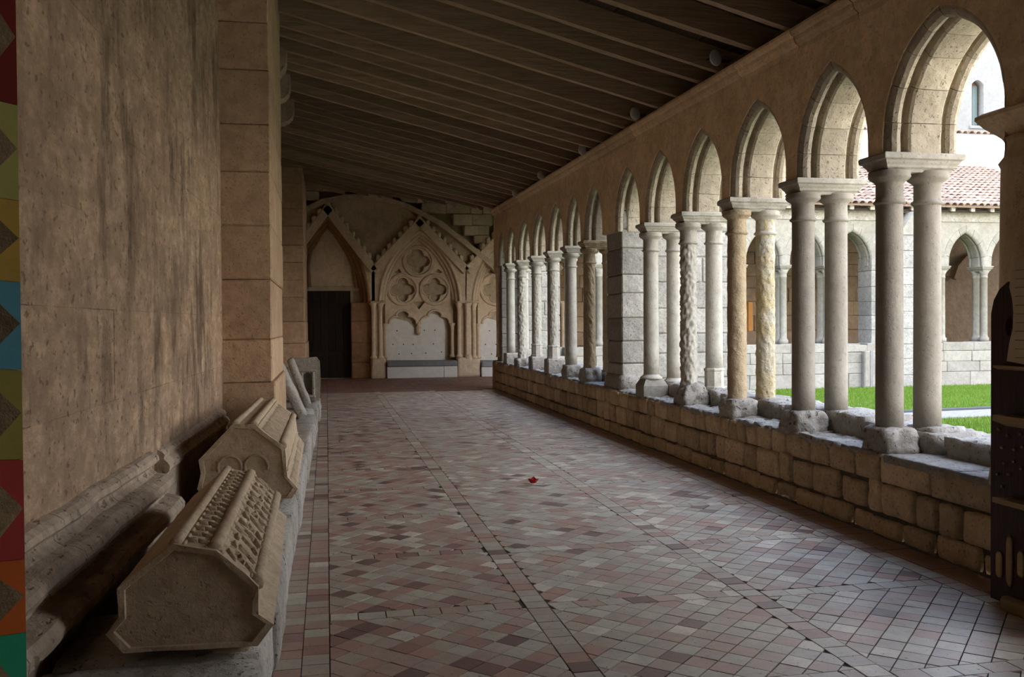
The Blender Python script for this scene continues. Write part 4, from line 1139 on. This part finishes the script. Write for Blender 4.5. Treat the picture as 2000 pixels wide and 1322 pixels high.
# broken vault rib on the inner wall
rib = [onY(px, py, YW) for px, py in ((1862, 545), (1870, 520), (1885, 503), (1905, 497))]
sweep('vault_rib', circ_prof(.09, 6), path_frames_xz([(p.x, p.z) for p in rib], YW-.02), 'inner', inner)
# roof of the wing: deck, eaves rafters and barrel tiles
rz = lambda Y: ZEG+.13+(Y-(YG-.35))*.345
roof = struct(mesh('roof_garden', [(4.75, YG-.35, rz(YG-.35)-.05), (24, YG-.35, rz(YG-.35)-.05), (24, YW+.4, rz(YW+.4)-.05), (4.75, YW+.4, rz(YW+.4)-.05), (4.75, YG-.35, rz(YG-.35)-.10), (24, YG-.35, rz(YG-.35)-.10), (24, YW+.4, rz(YW+.4)-.10), (4.75, YW+.4, rz(YW+.4)-.10)], [[0, 1, 2, 3], [7, 6, 5, 4], [0, 4, 5, 1], [1, 5, 6, 2], [2, 6, 7, 3], [3, 7, 4, 0]], 'rooftile'))
for k in range(26):
    x = 5.2+.55*k; V = cbox_vf(x, x+.12, YG-.28, YG+.5, 0, .12, .01)[0]
    mesh('eaves_rafter', [(p[0], p[1], p[2]+rz(p[1])-.22) for p in V], _CF, 'bench', roof)
tw, tl = .19, .46
def barrel():
    V, F = [], []; n_ = 6
    for (f, rr, zz) in ((0, .088, .0), (1, .07, -.018)):
        for ro in (0, .016):
            for i in range(n_+1):
                a = math.pi*i/n_; V.append(((rr-ro)*math.cos(a), f*tl, (rr-ro)*math.sin(a)*.85+zz))
    k = n_+1
    for i in range(n_):
        F.append([i, i+1, 2*k+i+1, 2*k+i]); F.append([k+i+1, k+i, 3*k+i, 3*k+i+1]); F.append([i+1, i, k+i, k+i+1]); F.append([2*k+i, 2*k+i+1, 3*k+i+1, 3*k+i])
    return V, F
bv, bf = barrel()
bme = bpy.data.meshes.new('roof_tile'); bme.from_pydata(bv, [], bf); bme.materials.append(M['rooftile'])
bm = bmesh.new(); bm.from_mesh(bme); bmesh.ops.recalc_face_normals(bm, faces=bm.faces); bm.to_mesh(bme); bm.free()
cand = []
ang = math.atan(.345)
x = 5.0
while x < 20.5:
    r_ = 0; Y = YG-.42
    while Y < YW+.2:
        px, py, D = proj((x, Y, rz(Y))); cand.append(((1500 < px < 1945 and py > 330), -D, x, Y)); Y += tl*.86*math.cos(ang); 
    x += tw
cand.sort(key=lambda c: (not c[0], -c[1]))
RV, RF = [], []
for k, (_, _, x, Y) in enumerate(cand):
    mt_ = Matrix.Translation((x+rnd.uniform(-.012, .012), Y, rz(Y)-.035)) @ Matrix.Rotation(ang+rnd.uniform(-.02, .02), 4, 'X') @ Matrix.Rotation(rnd.uniform(-.05, .05), 4, 'Z')
    if k < 300:
        o = bpy.data.objects.new('roof_tile', bme); COL.objects.link(o); o.parent = roof; o.matrix_world = mt_
    else:
        b = len(RV); RV += [tuple(mt_ @ Vector(p)) for p in bv]; RF += [[i+b for i in q] for q in bf]
o = mesh('roof_tiles', RV, RF, 'rooftile', roof, fix=False); o['kind'] = 'stuff'
# buildings behind the wing
wb_ = thing('white_building', 'bright white rendered wall rising behind the tiled roof', 'building')
cbox('wall', 4, 27, YW+.8, YW+1.4, 0, 7.45, 'plaster', wb_, .02)
x = 15.6
while x < 23:
    o = bpy.data.objects.new('coping_tile', bme); COL.objects.link(o); o.parent = wb_
    o.matrix_world = Matrix.Translation((x, YW+.72, 7.47)) @ Matrix.Rotation(R(14), 4, 'X') @ Matrix.Scale(1.2, 4); x += .24
bb = thing('stone_house', 'tall pale grey stone house with a brown framed window above the white wall', 'building')
yh = 30.5
q0, q1 = onY(1898, 240, yh), onY(1921, 165, yh)
wx0, wx1, wz0, wz1 = q0.x, q1.x+.0, q0.z-.1, q1.z
arc = [(wx0+(wx1-wx0)*i/8, wz1+.16*math.sin(math.pi*i/8)) for i in range(9)]
plate('wall', [[(14, 0), (40, 0), (40, 15), (14, 15)], [(wx0, wz0)]+arc+[(wx1, wz0)]], yh, .45, 'building', bb)
wi = cbox('window_frame', wx0-.05, wx1+.05, yh+.34, yh+.38, wz0, wz1+.2, 'brownframe', bb, .01)
for a_, b_ in ((.06, .48), (.54, .96)): cbox('pane', wx0+(wx1-wx0)*a_, wx0+(wx1-wx0)*b_, yh+.32, yh+.345, wz0+.08, wz1+.02, 'glass', wi, .004)
cbox('sill', wx0-.12, wx1+.12, yh-.05, yh+.3, wz0-.12, wz0, 'building', bb, .02)

# ------------------------------------------------------------------ right edge: dark shelf unit with parchment
sh = thing('shelf_unit', 'dark mahogany display shelf with light shelves and wooden pegs at the right edge', 'shelf')
XS = 3.45
def SW(px, py): q = onX(px, py, XS); return (q.y, q.z)
def toX(y, d, z): return (XS+(d), y, z)
top = [(4.285, .02), (4.285, 1.53), (4.265, 1.60), (4.225, 1.655), (4.17, 1.69), (4.10, 1.705), (3.45, 1.705), (3.45, .02)]
hc = [SW(1973, 617), SW(1985, 628), SW(1993, 645), SW(1990, 657), SW(1978, 661), SW(1967, 654), SW(1963, 640), SW(1966, 625)]
plate('panel', [top, hc], 0, .03, 'mahog', sh, toX)
cbox('side', XS+.028, XS+.26, 4.255, 4.285, .02, 1.5, 'mahog', sh, .004)
for (py, dp, hh) in ((712, .05, .022), (805, .10, .06), (962, .10, .05)):
    yz = SW(1944, py); sd = [(0, 0), (-dp, .0), (-dp, -hh*.5), (-.02, -hh), (0, -hh)]
    sweep('shelf_board', sd, [(Vector((XS, 4.15 if dp > .06 else 4.21, yz[1])), Vector((1, 0, 0)), Vector((0, 0, 1))), (Vector((XS, 3.46, yz[1])), Vector((1, 0, 0)), Vector((0, 0, 1)))], 'light_wood', sh)
for (px, py) in ((1952, 838), (1969, 850), (1994, 847), (1958, 874), (1982, 878), (1998, 873), (1963, 905), (1981, 901), (1995, 915), (1950, 926), (1971, 926), (1959, 950)):
    q = SW(px, py); o = lathe('peg', [(.009, 0), (.009, .006), (.006, .011), (.0015, .0125)], 0, 0, 'light_wood', sh, 10)
    o.matrix_local = Matrix.Translation((XS, q[0], q[1])) @ Matrix.Rotation(R(-90), 4, 'Y')
for (px, y0, y1) in ((1953, 1078, 1126), (1973, 1046, 1144), (1995, 1078, 1126)):
    a, b = SW(px-6, y1), SW(px+6, y0)
    rough('slot_inlay', XS-.012, XS+.004, b[0], a[0], a[1], b[1], 'light_wood', sh, (2, 6, 8), .0, 1, 4, None, 0, 0, True, False)
rough('foot', XS-.05, XS+.22, 3.46, 4.17, -.004, .07, 'light_wood', sh, (4, 6, 3), .0, 1, 20)
pa = thing('parchment', 'wavy sheet of old handwritten parchment standing on the dark shelf', 'paper')
edge = [SW(1990, 512), SW(1984, 540), SW(1981, 560), SW(1987, 585), SW(1989, 610), SW(1988, 640), SW(1981, 670), SW(1976, 705), SW(2030, 715), SW(2040, 505)]
plate('sheet', [edge], -.03, .002, 'paper', pa, toX)
for r_ in range(11):
    a = SW(1993, 528+r_*17); pts = [(a[0]-.004*i, a[1]+.002*math.sin(i*1.9+r_)+.001*math.sin(i*4.3)) for i in range(26)]
    fr = path_frames_xz(pts, 0); fr = [(Vector((XS-.0315, o_.x, o_.z)), Vector((0, A.x, A.z)), Vector((-1, 0, 0))) for o_, A, B in fr]
    sweep('handwriting', circ_prof(.0009, 4), fr, 'ink', pa)

# ------------------------------------------------------------------ left edge: painted wooden board
bd = thing('painted_board', 'tall wooden board with painted colour fields and diamonds at the left edge', 'board')
YB = 1.6
def PB(px, py): q = onY(px, py, YB); return (q.x, q.z)
xr = -.479
cbox('backing', -.93, xr-.002, YB+.004, YB+.035, 0, 2.25, 'light_wood', bd, .003)
cuts = [-40, 205, 392, 551, 722, 897, 1092, 1235, 1480]
for k in range(8):
    z1, z0 = PB(40, cuts[k])[1], PB(40, cuts[k+1])[1]
    for c_ in range(3):
        x1 = xr-.135*c_; x0 = x1-.133
        dd = [0, .02, .008, .02, .012, -.025, -.06, -.03][k]
        fld = prism('colour_field', [(x0, z0+.012), (x1, z0), (x1, z1-.001), (x0, z1+.011)], YB, .005, PAINT[(k+3*c_) % 8], bd)
        zc, xc = (z0+z1)/2+.004, x1-.052
        hh = (z1-z0)*.36
        prism('painted_shadow', [(xc-.048, zc), (xc-.006, zc+hh), (xc+.042, zc), (xc-.006, zc-hh)], YB-.003, .003, 'ink', bd)  # ink-dark diamond shifted left, a painted shadow of the wooden one
        prism('wooden_diamond', [(xc-.040, zc+.002), (xc+.0, zc+hh), (xc+.047, zc), (xc+.0, zc-hh)], YB-.012, .009, 'light_wood', bd)

_p = Matrix.Translation((xr, YB, 0)); bd.matrix_world = _p @ Matrix.Rotation(R(34), 4, 'Z') @ _p.inverted()
# ------------------------------------------------------------------ small things
rf = thing('red_flower', 'small bright red fallen flower with a pale stem on the tiled floor', 'flower', (1.866, 8.337, .002))
for k in range(5):
    a = 2*math.pi*k/5
    V = [(0, 0, .006), (.045*math.cos(a-.7), .045*math.sin(a-.7), .04), (.055*math.cos(a), .055*math.sin(a), .045+.015*(k % 2)), (.045*math.cos(a+.7), .045*math.sin(a+.7), .038), (.03*math.cos(a), .03*math.sin(a), .012)]
    V += [(x, y, z-.003) for x, y, z in V]
    mesh('petal', V, [[0, 1, 4], [1, 2, 4], [2, 3, 4], [3, 0, 4], [5, 9, 6], [6, 9, 7], [7, 9, 8], [8, 9, 5], [0, 5, 6, 1], [1, 6, 7, 2], [2, 7, 8, 3], [3, 8, 5, 0]], 'red', rf)
sweep('stem', circ_prof(.003, 6), [(Vector((.0+.02*i, -.01*i, .006+.004*(i % 2))), Vector((0, 1, 0)), Vector((0, 0, 1))) for i in range(6)], 'stem', rf)
spots = [(1397, 113, 'largest cream disc lamp on the cornice, above the second and third arches'), (1240, 222, 'second cream disc lamp along the cornice from the camera'), (1137, 293, 'third cream disc lamp along the cornice from the camera'), (1056, 342, 'fourth cream disc lamp along the cornice from the camera'), (1006, 377, 'farthest cream disc lamp along the cornice')]
for (px, py, lb) in spots:
    q = onX(px, py, 3.66); t = thing('disc_lamp', lb, 'lamp', (0, 0, 0), 0, 'disc lamps along the cornice')
    mw = Matrix.Translation(q) @ Matrix.Rotation(R(20), 4, 'Z') @ Matrix.Rotation(R(90), 4, 'X')
    for nm, pf, mt_ in (('shade', [(.012, -.05), (.03, -.03), (.07, -.006), (.078, .006), (.07, .012), (.02, .014)], 'cream'), ('socket', [(.02, -.1), (.022, -.05), (.015, -.04)], 'cable')):
        o = lathe(nm, pf, 0, 0, mt_, t, 20); o.matrix_local = mw
    cbox('bracket', q.x, 3.86, q.y+.07, q.y+.10, q.z-.012, q.z+.012, 'cable', t, .004)
